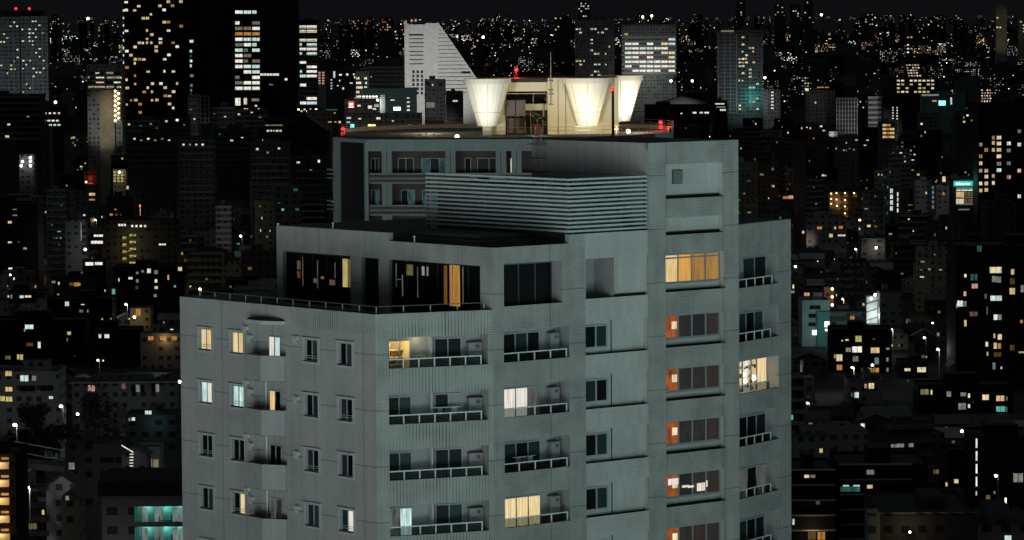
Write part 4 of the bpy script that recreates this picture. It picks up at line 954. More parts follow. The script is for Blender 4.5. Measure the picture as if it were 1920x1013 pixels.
for i,(x0,x1,y0,y1,Y,ks,dn,lab) in enumerate(sk):
    b=bg('distant_tower',lab,'tower',x0,x1,y0,Y,dep=20,wall='w_cream' if x0 in(1868,1912) else 'w_dark',yb=y1,box=False)
    grid(b,6,5.5,3.,2.6,dn*.8,ks,50+i,top=1,rows=int((y1-y0)*Y/7050/6)+1,cap=45)
    if x0==1868: up(b,.05,(1,.95,.7),spot=40)
for nm,x,y,Y,mt in (('radio_mast',1128,18,9000,'lamp_white'),): pass
# -- right side
b=bg('apartment_tower','tall dark apartment tower with columns of lit windows at the right edge','apartment tower',1834,1975,194,1730,dep=22,wall='w_black',yb=400)
for (xa,w,ys) in ((1836,5.5,(268,278,290,303,317,341,354)),(1846,6.5,(278,292,304,317,328,341,353,365)),(1860,5,(255,265,278,327,340)),(1869,8,(255,266,278,290,304,316)),(1869.5,8,(340,)),(1888,7,(266,279,303,329)),(1908,6,(243,268,317,365))):
    for y in ys: 
        if r.random()<.9: pw(b,[(xa,y,xa+w,y+6.5,r.choice(['warm','cream','warm','pink','white','cool','amber','dim_white','dim_cool']))])
b=bg('apartment_block','broad dark apartment block with bay frames below the tall right tower','apartment block',1850,1904,378,1500,dep=20,wall='w_dark',yb=440); frame(b,sh=6.,cw=9,mat='w_mid',rows=2,x0=4,top=.5)
b=bg('apartment_tower','nearer dark apartment tower in the lower right with large lit windows','apartment tower',1792,1985,459,1190,dep=24,wall='w_black',yb=760)
pw(b,[(1832,459,1840,472,'dim_teal'),(1856,501,1878,512,'cream'),(1896,505,1902,515,'warm'),(1860,518,1867,529,'dim_white'),(1868,519,1877,530,'dim_white'),(1894,522,1902,533,'dim_amber'),(1893,540,1903,552,'warm'),(1857,555,1878,564,'cool'),(1808,514,1812,520,'cream'),(1820,514,1826,526,'dim_teal'),(1828,514,1832,526,'dim_teal'),(1822,532,1833,541,'pink'),(1807,547,1812,555,'warm'),(1795,564,1805,575,'cool'),(1806,565,1812,575,'dim_white'),(1818,585,1833,593,'dim_pink'),(1863,590,1870,600,'white'),(1871,590,1878,600,'dim_white'),(1790+3,570,1795,578,'pink'),(1808,600,1812,612,'warm'),(1846,551,1850,560,'dim_pink'),(1850,575,1852,590,'dim_cool'),(1863,626,1866,634,'warm'),(1871,627,1878,637,'cream'),(1848,641,1853,650,'cream'),(1863,643,1869,654,'warm'),(1871,644,1877,654,'amber'),(1864,661,1877,669,'dim_amber'),(1894,647,1902,657,'dim_amber'),(1910,659,1925,662,'yellow'),(1861,680,1866,693,'dim_cool'),(1914,535,1920,548,'dim_white'),(1913,600,1918,606,'amber'),(1850,660,1853,667,'warm'),(1876,688,1879,692,'white')])
q=M(); a=px_local(b,1792,459); q.box(b.fr,0,b.W,-.3,0,b.H-.35,b.H+.05,'w_mid'); q.obj('parapet',b.t)
b=bg('office_block','office block with a teal illuminated signboard across its top','office building',1787,1830,337,1750,dep=15,wall='w_dark',yb=400,box=False)
q=M(); a,z1=px_local(b,1788,340); c_,z0=px_local(b,1830,349); q.box(b.fr,a,c_,-.5,-.01,z0,z1,'sign_teal'); q.obj('signboard',b.t)
q=M(); hh=z1-z0
def disc(m_,fr,x,z,r_,y,mt):
    m_.face([fr.p(x+r_*math.cos(t/12*math.tau),y,z+r_*math.sin(t/12*math.tau)) for t in range(12)],mt)
disc(q,b.fr,a+1.5,z0+hh*.48,.55,-.52,'sign_white')
xx=a+2.5
for wd_,ht in ((.35,.62),(.3,.38),(.12,.6),(.12,.6),(.35,.4),(.3,.38),(.3,.38),(.0,0),(.45,.6),(.3,.36),(.3,.36),(.3,.36),(.12,.62)):
    if wd_: q.box(b.fr,xx,xx+wd_,-.54,-.51,z0+hh*.28,z0+hh*(.28+ht*.75),'sign_white')
    xx+=wd_+.13 if wd_ else .3
q.obj('sign_lettering',b.t)
pw(b,[(1793,352,1826,354.5,'dim_white'),(1793,356,1828,358,'lit_cool'),(1793,360,1800,370,'warm'),(1800.5,360,1807,370,'warm'),(1808,360,1813,368,'dim_yellow'),(1814,360,1820,368,'dim_yellow'),(1821,360,1827,368,'dim_yellow'),(1793,373,1800,382,'cream'),(1800.5,373,1807,382,'cream'),(1808,373,1814,382,'dim_pink'),(1815,373,1828,382,'dim_pink'),(1793,369.5,1826,371,'dim_cool'),(1793,382.5,1826,384,'dim_cool'),(1797,392,1818,394,'dim_white')],'window_band')
lamp_light('sign_glow',b.fr.p(b.W/2,-4,b.H+.3),500,(.1,1,.85),.5)
b=bg('chimney_tower','tall plain brown shaft right of the grey tower','tower',1489,1512,263,1900,dep=7,wall='shaft_brown',yb=390,box=False); up(b,.022,(1,.75,.6),dist=60,spot=40,z=3)
b=bg('apartment_block','small block with four amber lit balconies in the upper right','apartment block',1649,1679,229,2600,dep=12,wall='w_mid',yb=264)
pw(b,[(1655,233+i*7.3,1661,237+i*7.3,'warm') for i in range(4)]+[(1661.5,233+i*7.3,1668,237+i*7.3,'amber') for i in range(4)]+[(1668.5,233+i*7.3,1677-(i==0)*8,237+i*7.3,'warm') for i in range(4)],'balcony_lamp')
b=bg('office_block','pale lattice fronted building in the upper right city','office building',1568,1608,184,3000,dep=16,wall='w_dark',yb=232); frame(b,sh=3.4,cw=2.6,mat='w_white',rows=12,t=.5); up(b,.07,spot=40)
b=bg('office_block','pale curved looking building with stacked white floors in the upper right city','office building',1628,1655,181,3000,dep=16,wall='w_mid',yb=232); slabs(b,4.,'w_white',10,h=1.7); up(b,.11,spot=34)
b=bg('office_block','brownish dark office between the brown shaft and the lattice building','office building',1512,1566,170,3050,dep=20,wall='w_mid',yb=228); up(b,.03,spot=40); pw(b,[(1510,166,1516,171,'cream'),(1532,163,1545,165,'amber'),(1547,163,1554,165,'amber'),(1528,191,1530,194,'white')])
b=bg('office_block','black block with two columns of white lights right of the curved building','office building',1656,1690,183,2950,dep=14,wall='w_black',yb=232); frame(b,sh=40,cw=16,mat='w_mid',rows=1,x0=b.W*.8); pw(b,[(1673,201+i*5,1675.5,203+i*5,'white') for i in range(5)]+[(1681,201+i*5.2,1684,203.5+i*5.2,'cream') for i in range(5)])
b=bg('office_block','dark office with warm and white window row in the upper right','office building',1680,1760,150,3200,dep=16,wall='w_black',yb=180); pw(b,[(1682+j*8,150+i*7,1687+j*8,153+i*7,r.choice(['white','yellow','warm','cream'])) for i in range(4) for j in range(9) if r.random()<.55])
b=bg('apartment_block','block with a lattice of pinkish balcony lamps in the upper right','apartment block',1838,1860,164,2900,dep=12,wall='w_dark',yb=200); pw(b,[(1840+j*5+(i%2),168+i*5.2,1842.5+j*5+(i%2),170.5+i*5.2,r.choice(['pink','white'])) for i in range(6) for j in range(4) if r.random()<.85],'balcony_lamp')
b=bg('apartment_block','block with a slanting lattice of pink white lamps left of the amber one','apartment block',1698,1730,118,3500,dep=12,wall='w_dark',yb=146); pw(b,[(1699+j*5.2+i,121+i*5.,1702+j*5.2+i,123.3+i*5.,r.choice(['pink','white','cream'])) for i in range(5) for j in range(5) if r.random()<.75],'balcony_lamp')
b=bg('shop_building','low dark hall with a bright teal sign and reflections','shop',1730,1810,176,3100,dep=20,wall='w_teal',yb=205); pw(b,[(1760,189,1773,198,'pt_teal'),(1782,183,1785,196,'lit_cool'),(1748,188,1756,191,'pink'),(1728,177,1760,180,'dim_white')])
b=bg('apartment_block','orange lit apartment block with bright corridor lamps on the right','apartment block',1553,1614,360,2200,dep=14,wall='w_brown',yb=408)
pts_=[(1557,362),(1567,361),(1583,361),(1600,361),(1557,372),(1567,373),(1583,374),(1557,381),(1583,386),(1583,399),(1568,385)]
pw(b,[(x,y,x+3,y+2.5,'pt_warm') for x,y in pts_]+[(x-1,y+3,x+7,y+9,'dim_amber') for x,y in pts_],'corridor_lamp')
lamp_light('corridor_glow',b.fr.p(b.W*.3,-3,b.H-6),500,(1,.6,.25),.5)
b=bg('stair_tower','white lit open staircase on a dark block right of the orange one','stairs',1668,1689,352,2100,dep=8,wall='w_dark',yb=400,box=False); pw(b,[(1669,354+i*11,1674,362+i*11,'cool') for i in range(4)]+[(1682,361+i*10,1684.5,368+i*10,'white') for i in range(4)])
b=bg('apartment_block','grey plain block with a white lit stair edge right of the open staircase','apartment block',1717,1746,338,2100,dep=12,wall='w_light',yb=392); pw(b,[(1735,360,1738,364,'warm')]); up(b,.02,spot=30)
pw(b,[(1747.5,349+i*9,1754,355+i*9,'dim_cool') for i in range(5)],'stair_landing')
b=bg('apartment_block','grey block with a lamp on its right face beside the teal sign office','apartment block',1756,1782,347,2050,dep=12,wall='w_mid',yb=398); pw(b,[(1767,331,1773,341,'cream'),(1767,361,1771,366,'amber')]); up(b,.02,spot=30)
b=bg('apartment_block','low block with a row of pale orange windows left of the brown shaft','apartment block',1466,1494,365,2150,dep=12,wall='w_brown',yb=380); pw(b,[(1468,368,1477,373,'amber'),(1478,367,1492,373,'pink'),(1498,368,1502,371,'yellow')])
b=bg('office_block','wide pale roofed school building right below the orange block','school',1512,1587,408,1850,dep=20,wall='w_mid',yb=460); pw(b,[(1532,425,1541,430,'amber'),(1564,425,1568,430,'pink'),(1573,424,1580,429,'amber'),(1555,439,1561,445,'warm'),(1571,440,1585,443,'cream'),(1504,433,1508,438,'cream'),(1626,422,1632,426,'cream')]); up(b,.02,spot=30)
b=bg('house','house with a bright spotlight on its wall, left of the small yellow window','house',1615,1660,447,1750,dep=12,wall='w_mid',yb=480)
q=M(); q.ball(pt(1643,465,1747),.55,'lamp_hot',8); q.obj('wall_lamp',b.t); lamp_light('yard_glow',pt(1643,463,1744),260,(1,.93,.75),.4); pw(b,[(1696,473,1708,478,'cream')])
# clinic with sign
b=bg('clinic','curved white clinic building washed teal by its sign','clinic',1504,1556,563,1350,dep=16,wall='w_white',yb=650)
for i in range(3): pw(b,[(1518 if i==0 else 1516,573+i*16,1539 if i==0 else 1529,580+i*16,'ledge_black')],'window')
q=M(); a,z1=px_local(b,1531,584); c_,z0=px_local(b,1555,640); q.box(b.fr,a,c_,-1.6,-.01,0,z1,'w_teal'); q.obj('stair_core',b.t)
pw(b,[(1523,620,1531,628,'pt_white')])
lamp_light('sign_glow',pt(1549,606,1340),420,(.25,1,.9),1.); up(b,.03,(.7,1,.95),spot=30,dist=60,z=6)
b=bg('clinic_annex','grey low wing with one amber window between clinic and white staircase','clinic',1556,1625,584,1360,dep=14,wall='w_mid',yb=640); slabs(b,3.,'w_light',3,h=1.3,top=.4); pw(b,[(1594,592,1602,599,'amber')]); up(b,.025,(.8,1,.95),spot=40,dist=60,z=5)
t=thing('sign_pylon','white glowing street sign on a pole in front of the teal clinic','sign',(pt(1550,640,1335).x,1335,0)); 
q=M(); a=pt(1546,603,1335); c_=pt(1555,613.5,1335); q.box(WF,a.x,c_.x,1334.8,1335.2,c_.z,a.z,'sign_white'); e1=pt(1547,617,1335); e2=pt(1555.5,621,1335); q.box(WF,e1.x,e2.x,1334.8,1335.2,e2.z,e1.z,'sign_white'); q.obj('sign_box',t)
q=M(); q.tube(((a.x+c_.x)/2,1335.1,0),((a.x+c_.x)/2,1335.1,a.z),.2,'pipe_steel'); q.obj('pole',t)
q=M(); w_=c_.x-a.x
for i in range(3): q.box(WF,a.x+w_*.3,a.x+w_*.7,1334.72,1334.79,a.z-.45-i*.45,a.z-.3-i*.45,'frame_dark')
q.obj('sign_mark',t)
b=bg('stair_tower','brightly lit white zigzag staircase on the right','stairs',1625,1648,556,1450,dep=7,wall='w_white',yb=620,box=False)
q=M()
for i in range(4):
    z=b.H-1.5-i*3.2; q.face([b.fr.p(0,-.3,z-1.6),b.fr.p(b.W,-.3,z),b.fr.p(b.W,-.3,z+.35),b.fr.p(0,-.3,z-1.25)],'frame_dark')
q.obj('stair_flight',b.t); 
for px_,py_ in ((1641,553),(1634,560),(1629,611)):
    q=M(); q.ball(pt(px_,py_,1447),.55,'lamp_white',8); q.obj('lamp',b.t)
lamp_light('stair_glow',b.fr.p(b.W*.5,-5,b.H-7),1500,(.85,1,.95),.6); pw(b,[(1625,600,1630,606,'cool')])
b=bg('apartment_block','plain dark grey block right of the zigzag staircase','apartment block',1650,1692,549,1440,dep=14,wall='w_mid',yb=620); up(b,.012,spot=30,dist=50,z=4)
b=bg('stair_tower','dark block edge with three orange stair lamps above the clinic','stairs',1545,1564,538,1500,dep=8,wall='w_brown',yb=585,box=False)
for i in range(3):
    q=M(); q.ball(pt(1560.5,542+i*15,1497),.5,'lamp_warm',8); q.obj('stair_lamp',b.t); lamp_light('stair_glow',pt(1557,541+i*15,1494),130,(1,.6,.25),.3)
pw(b,[(1508,549,1518,555,'pink'),(1527,547,1529,553,'cream'),(1486,534,1489,541,'cream')])
b=bg('apartment_block','dark mansard apartment block with yellow windows in the right lower city','apartment block',1560,1672,618,1250,dep=18,wall='w_black',yb=705)
pw(b,[(1604,630,1615,641,'yellow'),(1598,650,1616,661,'white'),(1586,652,1596,660,'dim_white'),(1633,652,1649,662,'warm'),(1636,634,1641,637,'dim_amber'),(1564,665,1567,672,'amber'),(1568,665,1579,677,'cream'),(1569,684,1579,694,'amber'),(1599,668,1609,678,'dim_cream'),(1640,671,1648,683,'dim_cool'),(1662,671,1666,678,'dim_white'),(1627,690,1634,698,'warm'),(1636,690,1648,698,'amber'),(1615,690,1620,698,'dim_amber'),(1662,690,1666,697,'dim_white'),(1578,638,1580,640,'white'),(1585,636,1591,639,'cream'),(1662,652,1668,656,'dim_white')])
b=bg('apartment_block','low dark apartment row with cream windows right of the mansard block','apartment block',1690,1740,680,1230,dep=16,wall='w_black',yb=705); pw(b,[(1696,691,1707,696,'cream'),(1720,689,1736,698,'cream')])
b=bg('apartment_block','long dark apartment row with spaced lit windows under the right tower','apartment block',1722,1900,722,1120,dep=16,wall='w_black',yb=780); pw(b,[(1726,730,1741,740,'dim_cream'),(1745,731,1748,740,'cream'),(1775,734,1783,744,'dim_white'),(1801,736,1811,743,'dim_white'),(1815,738,1819,746,'cream'),(1842,740,1854,750,'cream'),(1868,742,1883,752,'warm'),(1886,744,1889,751,'dim_cream'),(1868,762,1884,772,'teal'),(1885,763,1889,773,'dim_teal'),(1797,756,1811,768,'dim_white'),(1815,758,1819,765,'cool')])
b=bg('house','grey house with lit window pair on a dark wall below the mansard block','house',1590,1655,712,1150,dep=14,wall='w_mid',yb=750); pw(b,[(1629,719,1639,729,'cream'),(1621,720,1625,728,'pink'),(1602,736,1610,746,'cool'),(1596,737,1599,744,'dim_teal'),(1620,760,1624,768,'pink')]); up(b,.012,spot=40,dist=50,z=4)
gable(1781,1820,674,1190,'small house with a pale gable end before the long dark row',dep=10,wall='w_mid',name='house',cat='house',yb=702)
# bottom right
b=bg('apartment_block','large dark apartment block with long pale balcony edges, bottom right','apartment block',1572,1740,870,770,dep=22,wall='w_black',yb=1013)
slabs(b,3.1,'r_pale',7,h=.2,x1=b.W*.82,y=-1.3); slabs(b,3.1,'w_black',6,h=.9,x1=b.W*.82,top=.25,y=-1.25,name='balcony_front')
pw(b,[(1581,902,1592,912,'cool'),(1600,904,1612,912,'cool'),(1626,906,1636,916,'warm'),(1630,931,1639,941,'white'),(1644,932,1656,942,'cool'),(1625,880,1639,890,'dim_white'),(1689,936,1702,954,'dim_cool'),(1773,905,1777,912,'warm'),(1773,929,1777,938,'warm'),(1773,957,1777,963,'warm')])
pw(b,[(1576,912,1612,922,'dim_teal')],'balcony_glass')
b=bg('apartment_block','dark wing of the bottom right apartments beside the grey tower','apartment block',1480,1566,880,765,dep=20,wall='w_black',yb=1013)
slabs(b,3.1,'r_pale',5,h=.25,y=-1.2); pw(b,[(1508,891,1517,896,'cream'),(1520,891,1528,896,'dim_cream'),(1486,973,1490,984,'cool'),(1530,938,1537,946,'dim_pink'),(1515,998,1530,1012,'dim_amber'),(1533,998,1547,1012,'amber')])
lamp_light('porch_glow',b.fr.p(b.W*.5,-3,b.H-12),130,(1,.75,.45),.4)
b=bg('low_block','dark flat roofed building with a wall lamp at the bottom right corner','building',1650,1830,962,640,dep=30,wall='w_dark',yb=1013)
q=M(); q.ball(pt(1706,998,637),.22,'lamp_warm',8); q.obj('wall_lamp',b.t); lamp_light('wall_glow',pt(1706,997,636.2),110,(1,.75,.4),.2)
q=M(); q.box(b.fr,0,b.W,-.2,0,b.H-.12,b.H+.06,'w_light'); q.box(b.fr,-2,0,-.1,6,b.H-9,b.H,'w_light'); q.obj('parapet',b.t)
b=bg('low_block','grey concrete block at the bottom right frame edge beside the lamp lit one','building',1832,1990,985,640,dep=24,wall='w_mid',yb=1013); pw(b,[(1884,1004,1896,1013,'cool')]); up(b,.012,spot=50,dist=25,z=40)
b=bg('apartment_block','dark building edged by a vertical dashed line of white stair lights','apartment block',1826,1990,818,900,dep=20,wall='w_black',yb=960)
pw(b,[(1829.5,822+i*24,1832.5,840+i*24,'lit_white') for i in range(4)]+[(1829.5,921,1831.5,929,'white')],'strip_lamp')
pw(b,[(1884,934,1887,950,'pt_cream'),(1900,888,1918,904,'dim_white'),(1849,928,1857,936,'dim_warm' if 'dim_warm' in MATS else 'dim_amber'),(1863,921,1866,926,'dim_white')])
# -- left side
b=bg('apartment_tower','apartment tower with orange lit balconies at the bottom left edge','apartment tower',-60,29,852,635,dep=16,wall='w_black',yb=1013)
for i in range(5):
    q=M(); a,z=px_local(b,-40,866+i*33.5); q.box(b.fr,b.W-9,b.W-1.0,-1.3,-.01,z-1.15,z,'cream_paint'); q.obj('balcony',b.t)
    lamp_light('balcony_glow',b.fr.p(b.W-2.6,-2.3,z+.25),95,(1,.62,.28),.15)
    pw(b,[(2,858+i*33.5,16,862+i*33.5,'amber')],'balcony_lamp')
q=M(); 
# block with teal lit gallery
b=bg('apartment_block','apartment block with two teal lit access galleries beside the grey tower','apartment block',190,352,930,580,dep=16,wall='w_mid',yb=1013,body=False)
q=M(); fr=b.fr; a0,_=px_local(b,252,950); zA1=px_local(b,260,950)[1]; zA0=px_local(b,260,979)[1]; sh_=zA1-px_local(b,260,988)[1]
q.facade(fr,0,b.W,0,b.H,0,[dict(x0=a0,x1=b.W-.2,z0=zA0-sh_*i,z1=zA1-sh_*i,t=.15,d=1.6,down=.6,left=.1,back='slat_teal') for i in range(3)],'w_mid')
q.ver(fr,0,0,16,0,b.H,'w_mid'); q.ver(fr,b.W,0,16,0,b.H,'w_mid'); q.rect(fr,0,b.W,0,b.H,16,'w_mid'); q.hor(fr,0,b.W,0,16,b.H-.5,'roof_black'); q.obj('wall',b.t)
q=M(); q.box(fr,-.5,b.W+1,-.6,17,b.H,b.H+2.3,'w_black'); q.obj('roof',b.t)
for i in range(2):
    for x in (264,288,322,335):
        px0,_=px_local(b,x,960); q=M(); q.box(fr,px0,px0+(.9 if x!=288 else 1.3),1.45,1.6,zA0-sh_*i-.4,zA1-sh_*i-.35,'dim_cool'); q.obj('door',b.t)  # doors glow faintly in place of lamplight falling on them
    for x in (275,310,338):
        px0,_=px_local(b,x,960); lamp_light('gallery_lamp',fr.p(px0,.8,zA1-sh_*i-.3),30,(.15,1,.85),.1)
    q=M(); px0,_=px_local(b,298,960); q.box(fr,px0,px0+.12,-.1,.1,zA0-sh_*i-.5,zA0-sh_*i+.9,'frame_dark'); q.box(fr,px0,px0+2.,-.1,.1,zA0-sh_*i+.1,zA0-sh_*i+.25,'frame_dark'); q.box(fr,px0+1.9,px0+2.05,-.1,.1,zA0-sh_*i+.1,zA0-sh_*i+1.1,'frame_dark'); q.obj('downpipe',b.t)
lamp_light('street_glow',fr.p(2,-9,b.H-11),420,(1,.95,.85),.3)
b=bg('house','long pale low house with a pinkish window left of the grey tower','house',135,332,717,1060,dep=14,wall='w_light',yb=745,par=.3,box=False)
pw(b,[(165,723,178,734,'pink'),(228,719,236,729,'dim_pink')]+[(246+i*9,722,253+i*9,735,'dim_cool' if i%2 else 'w_black') for i in range(3)]+[(284+i*8,721,290+i*8,735,'dim_white' if i==1 else 'w_black') for i in range(2)]); up(b,.014,(.85,1,1),spot=60,dist=40,z=5)
q=M(); q.box(b.fr,-.5,b.W,-.8,0,b.H-.25,b.H+.02,'w_white'); q.obj('eaves',b.t)
b=bg('apartment_block','grey apartment block with yellow corner windows at the left edge','apartment block',-30,110,697,1020,dep=16,wall='w_light',yb=765); up(b,.018,spot=60,dist=40,z=5)
pw(b,[(10,690+6,22,705,'warm'),(38,704,53,715,'cool'),(10,726,23,734,'warm'),(0,743,9,752,'yellow'),(11,744,23,753,'yellow'),(60,705,68,714,'dim_white'),(92,743,99,748,'cool'),(37,723,66,734,'w_black'),(76,723,100,733,'w_black')])
b=bg('house','white house with an arcade of three orange lamps left of the grey tower','house',263,341,625,1240,dep=12,wall='w_light',yb=665)
pw(b,[(278+i*22,631,288+i*22,638,'amber') for i in range(3)],'arcade_lamp'); lamp_light('arcade_glow',b.fr.p(b.W*.6,-2,b.H-2.),140,(1,.6,.25),.3); up(b,.03,(.8,1,.95),spot=30,dist=30,z=2)
b=bg('apartment_block','dark block with a bright yellow zigzag staircase, left of the tower','apartment block',196,332,414,1620,dep=16,wall='w_dark',yb=495)
pw(b,[(222+i*5,420,226+i*5,424,'white') for i in range(3)]+[(246+i*8,422,250+i*8,426,'white') for i in range(4)]+[(176,440,193,444,'white'),(171,452,193,457,'white'),(298,457,303,460,'white'),(304,457,311,460,'white')])
pw(b,[(230,444+i*13,236,449+i*13,'yellow') for i in range(4)]+[(243,439+i*13,255,443+i*13,'yellow') for i in range(5)],'stair_landing')
q=M()
for i in range(4):
    a,z=px_local(b,231,450+i*13); c_,z2=px_local(b,254,441+i*13); q.face([b.fr.p(a,-.8,z),b.fr.p(c_,-.8,z2),b.fr.p(c_,-.8,z2+.6),b.fr.p(a,-.8,z+.6)],'w_cream')
q.obj('stair_flight',b.t)
for i in range(3): lamp_light('stair_glow',pt(243,445+i*19,1614),240,(1,.85,.3),.3)
b=bg('low_block','low roof with two white box signs left of the yellow stairs','shop',155,198,490,1600,dep=14,wall='w_black',yb=505,box=False); pw(b,[(160,492,175,498,'dim_white' if 0 else 'lit_white'),(178,492,192,497,'lit_white')],'sign_box')
b=bg('apartment_block','pale balcony banded slab left of the second brown tower','apartment block',404,434,386,1900,dep=12,wall='w_mid',yb=470); slabs(b,3.,'w_light',8,h=1.2); up(b,.05,spot=30,dist=60,z=10)
b=bg('apartment_block','dark block with yellow lit open corridors in the left city','apartment block',212,236,318,2300,dep=12,wall='w_cream',yb=345,box=False); pw(b,[(213+j*7,322+i*5.5,217+j*7,325+i*5.5,'yellow') for i in range(4) for j in range(3)]); q=M(); q.ball(pt(224,323,2295),.7,'lamp_white',8); q.obj('lamp',b.t); lamp_light('corridor_glow',pt(224,323,2290),350,(1,.95,.6),.5)
b=bg('shop_building','low shop with a wide yellow lit sign in the left city','shop',235,258,348,2250,dep=10,wall='w_dark',yb=358,box=False); pw(b,[(237,349,255,355,'yellow')],'sign_box')
b=bg('tower_frame','steel lattice structure glowing red in the left city','structure',157,182,320,2350,dep=8,wall='w_brown',yb=346,box=False); frame(b,sh=3.,cw=2.5,mat='rust_red',rows=3,t=.3); pw(b,[(163,343,175,345,'red'),(160,340,163,343,'pt_white')]); lamp_light('red_glow',b.fr.p(b.W/2,-2.5,b.H-5),260,(1,.2,.12),.4)
b=bg('apartment_block','dark block with amber window pair under the red lattice','apartment block',140,182,358,2100,dep=12,wall='w_mid',yb=395); pw(b,[(167,362,178,367,'warm'),(167,373,178,376,'amber')])
b=bg('apartment_block','block with columns of yellow dots left of the second tower','apartment block',312,346,308,2450,dep=12,wall='w_mid',yb=352); pw(b,[(314,312+i*5,316,314+i*5,'cream') for i in range(7)]+[(322,312+i*5,325,314+i*5,'yellow') for i in range(7)]+[(341,318,346,322,'cool'),(342,325,346,328,'teal')])
b=bg('apartment_block','dark striped block with a bright stair column at the far left','apartment block',-30,92,243,2200,dep=18,wall='w_brown',yb=290); pw(b,[(13,248+i*5,18,251+i*5,'warm') for i in range(6)]+[(68,249,74,251,'amber')]); up(b,.012,(1,.7,.5),spot=50)
b=bg('low_block','low roof with four round white floodlamps at the far left','building',36,64,290,2100,dep=12,wall='w_mid',yb=318,box=False)
for x,y in ((57,296),(42,303),(57,303),(40,311),(57,311)):
    q=M(); q.ball(pt(x,y,2096),.75,'lamp_white',8); q.obj('lamp',b.t)
b=bg('apartment_tower','wide black apartment block with few white windows at the left edge','apartment block',-30,70,382,1650,dep=20,wall='w_black',yb=510); pw(b,[(15,415,22,419,'warm'),(15,453,22,456,'cream'),(44,464,50,468,'pink'),(16,502,23,505,'white'),(24,392,31,394,'dim_white'),(24,403,32,405,'dim_white'),(34,453,36,455,'dim_cream')])
b=bg('sign_tower','thin block carrying a vertical line of red and white light, left city','sign',258,268,382,2000,dep=6,wall='w_black',yb=412,box=False); pw(b,[(261,384,264,389,'pt_red'),(262,391,264,408,'pink')],'sign_box')
b=bg('apartment_block','grey faced block with a lit white corner strip in the left city','apartment block',122,160,412,1700,dep=12,wall='w_mid',yb=470); pw(b,[(151,417,153,452,'dim_white'),(156,402,160,405,'white')]); up(b,.012,spot=40)
q=M(); q.ball(pt(160,468,1690),.6,'lamp_white',8); q.obj('lamp',b.t); lamp_light('lamp_glow',pt(160,468,1686),900,(.9,1,.95),.4)
b=bg('apartment_block','dark apartment block with scattered white and teal windows left of the tower','apartment block',212,345,500,1480,dep=18,wall='w_black',yb=590)
pw(b,[(222,522,224,528,'white'),(241,520,248,524,'white'),(255,510,260,514,'dim_cool'),(265,507,270,511,'dim_white'),(276,504,283,512,'white'),(289,507,296,514,'dim_cool'),(255,524,260,530,'dim_cool'),(254,537,259,542,'dim_teal'),(290,524,295,530,'cream'),(290,537,296,542,'cream'),(288,552,294,557,'dim_white'),(314,516,317,525,'yellow'),(334,501,341,508,'cream'),(326,535,330,539,'teal'),(210,542,216,552,'teal'),(196,543,198,547,'white')])
b=bg('house','house with an amber wall and a bright porch lamp left of the tower','house',244,282,578,1400,dep=10,wall='w_cream',yb=608,box=False); pw(b,[(255,579,263,592,'amber')]); q=M(); q.ball(pt(252,595,1396),.55,'lamp_warm',8); q.obj('porch_lamp',b.t); lamp_light('porch_glow',pt(251,594,1393),160,(1,.75,.4),.3)
b=bg('apartment_block','dark apartment block with two pairs of lit windows, left lower city','apartment block',88,210,560,1380,dep=16,wall='w_black',yb=605); pw(b,[(122,566,129,574,'cool'),(149,581,156,586,'dim_cream'),(163,581,166,586,'dim_white'),(148,598,158,603,'amber'),(162,598,167,602,'amber'),(152,571,158,572,'white'),(190,597,193,600,'yellow'),(207,597,209,600,'cream')])
b=bg('apartment_block','low dark block with pale window row at the far left','apartment block',8,84,548,1450,dep=14,wall='w_black',yb=565); pw(b,[(14,554,17,558,'white'),(20,553,23,560,'dim_cool'),(37,554,45,559,'cool'),(47,554,58,558,'cream'),(48,572,54,577,'dim_white')])
b=bg('low_block','low dark building with orange lit shopfront, left city','shop',100,172,522,1530,dep=12,wall='w_black',yb=542); pw(b,[(130,530,139,536,'dim_amber'),(139,530,148,537,'amber'),(148,531,151,536,'amber'),(97,527,104,531,'dim_white'),(109,529,112,534,'cream'),(65,535,68,540,'amber'),(107,551,111,555,'amber')])
b=bg('apartment_block','dark block with a few cool and amber windows above the grey left block','apartment block',-20,160,600,1300,dep=16,wall='w_black',yb=680); pw(b,[(47,609,63,617,'cool'),(45,616,48,622,'dim_white'),(50,643,62,649,'dim_amber'),(71,641,76,653,'white'),(126,622,133,628,'yellow'),(10,667,20,674,'dim_yellow'),(32,665,36,674,'yellow'),(37,665,43,675,'yellow'),(125,634,127,640,'dim_cream')])
b=bg('apartment_block','dark block with two white windows right of the cool windowed one','apartment block',168,262,618,1290,dep=14,wall='w_black',yb=690); pw(b,[(185,627,190,634,'cool'),(196,627,205,634,'white'),(211,708,221,711,'amber'),(192,675,195,678,'white')])
gable(228,276,838,760,'pale house with bright stair railing in the lower left',dep=8,wall='w_light',name='house',cat='house',yb=885)
b=bg('house','small white cube house in the lower left beside the bright railing','house',251,300,838,780,dep=8,wall='w_white',yb=885); pw(b,[(273,860,285,875,'dim_white'),(287,862,297,876,'dim_cream')]); up(b,.05,spot=50,dist=16,z=20)
q=M(); 
for i in range(5): q.tube(pt(228+i*4.4,835+i*2.6,757),pt(232+i*4.4,838+i*2.6,757),.12,'lit_white',4)
for i in range(7): a=pt(243,852+i*5.5,757); c_=pt(250,852+i*5.5,757); q.tube(a,c_,.1,'lit_white',4)
o=q.obj('stair_railing'); tag(o,'glowing white stair railing zigzagging down beside the small white house','railing')
gable(86,146,893,730,'pale gabled house by the street lamp in the lower left',dep=10,wall='w_light',name='house',cat='house',yb=930)
gable(115,150,922,705,'smaller cream gabled house in front of the pale one, lower left',dep=8,wall='w_cream',name='house',cat='house',yb=945,wins=[(123,930,129,938,'dim_cream')])
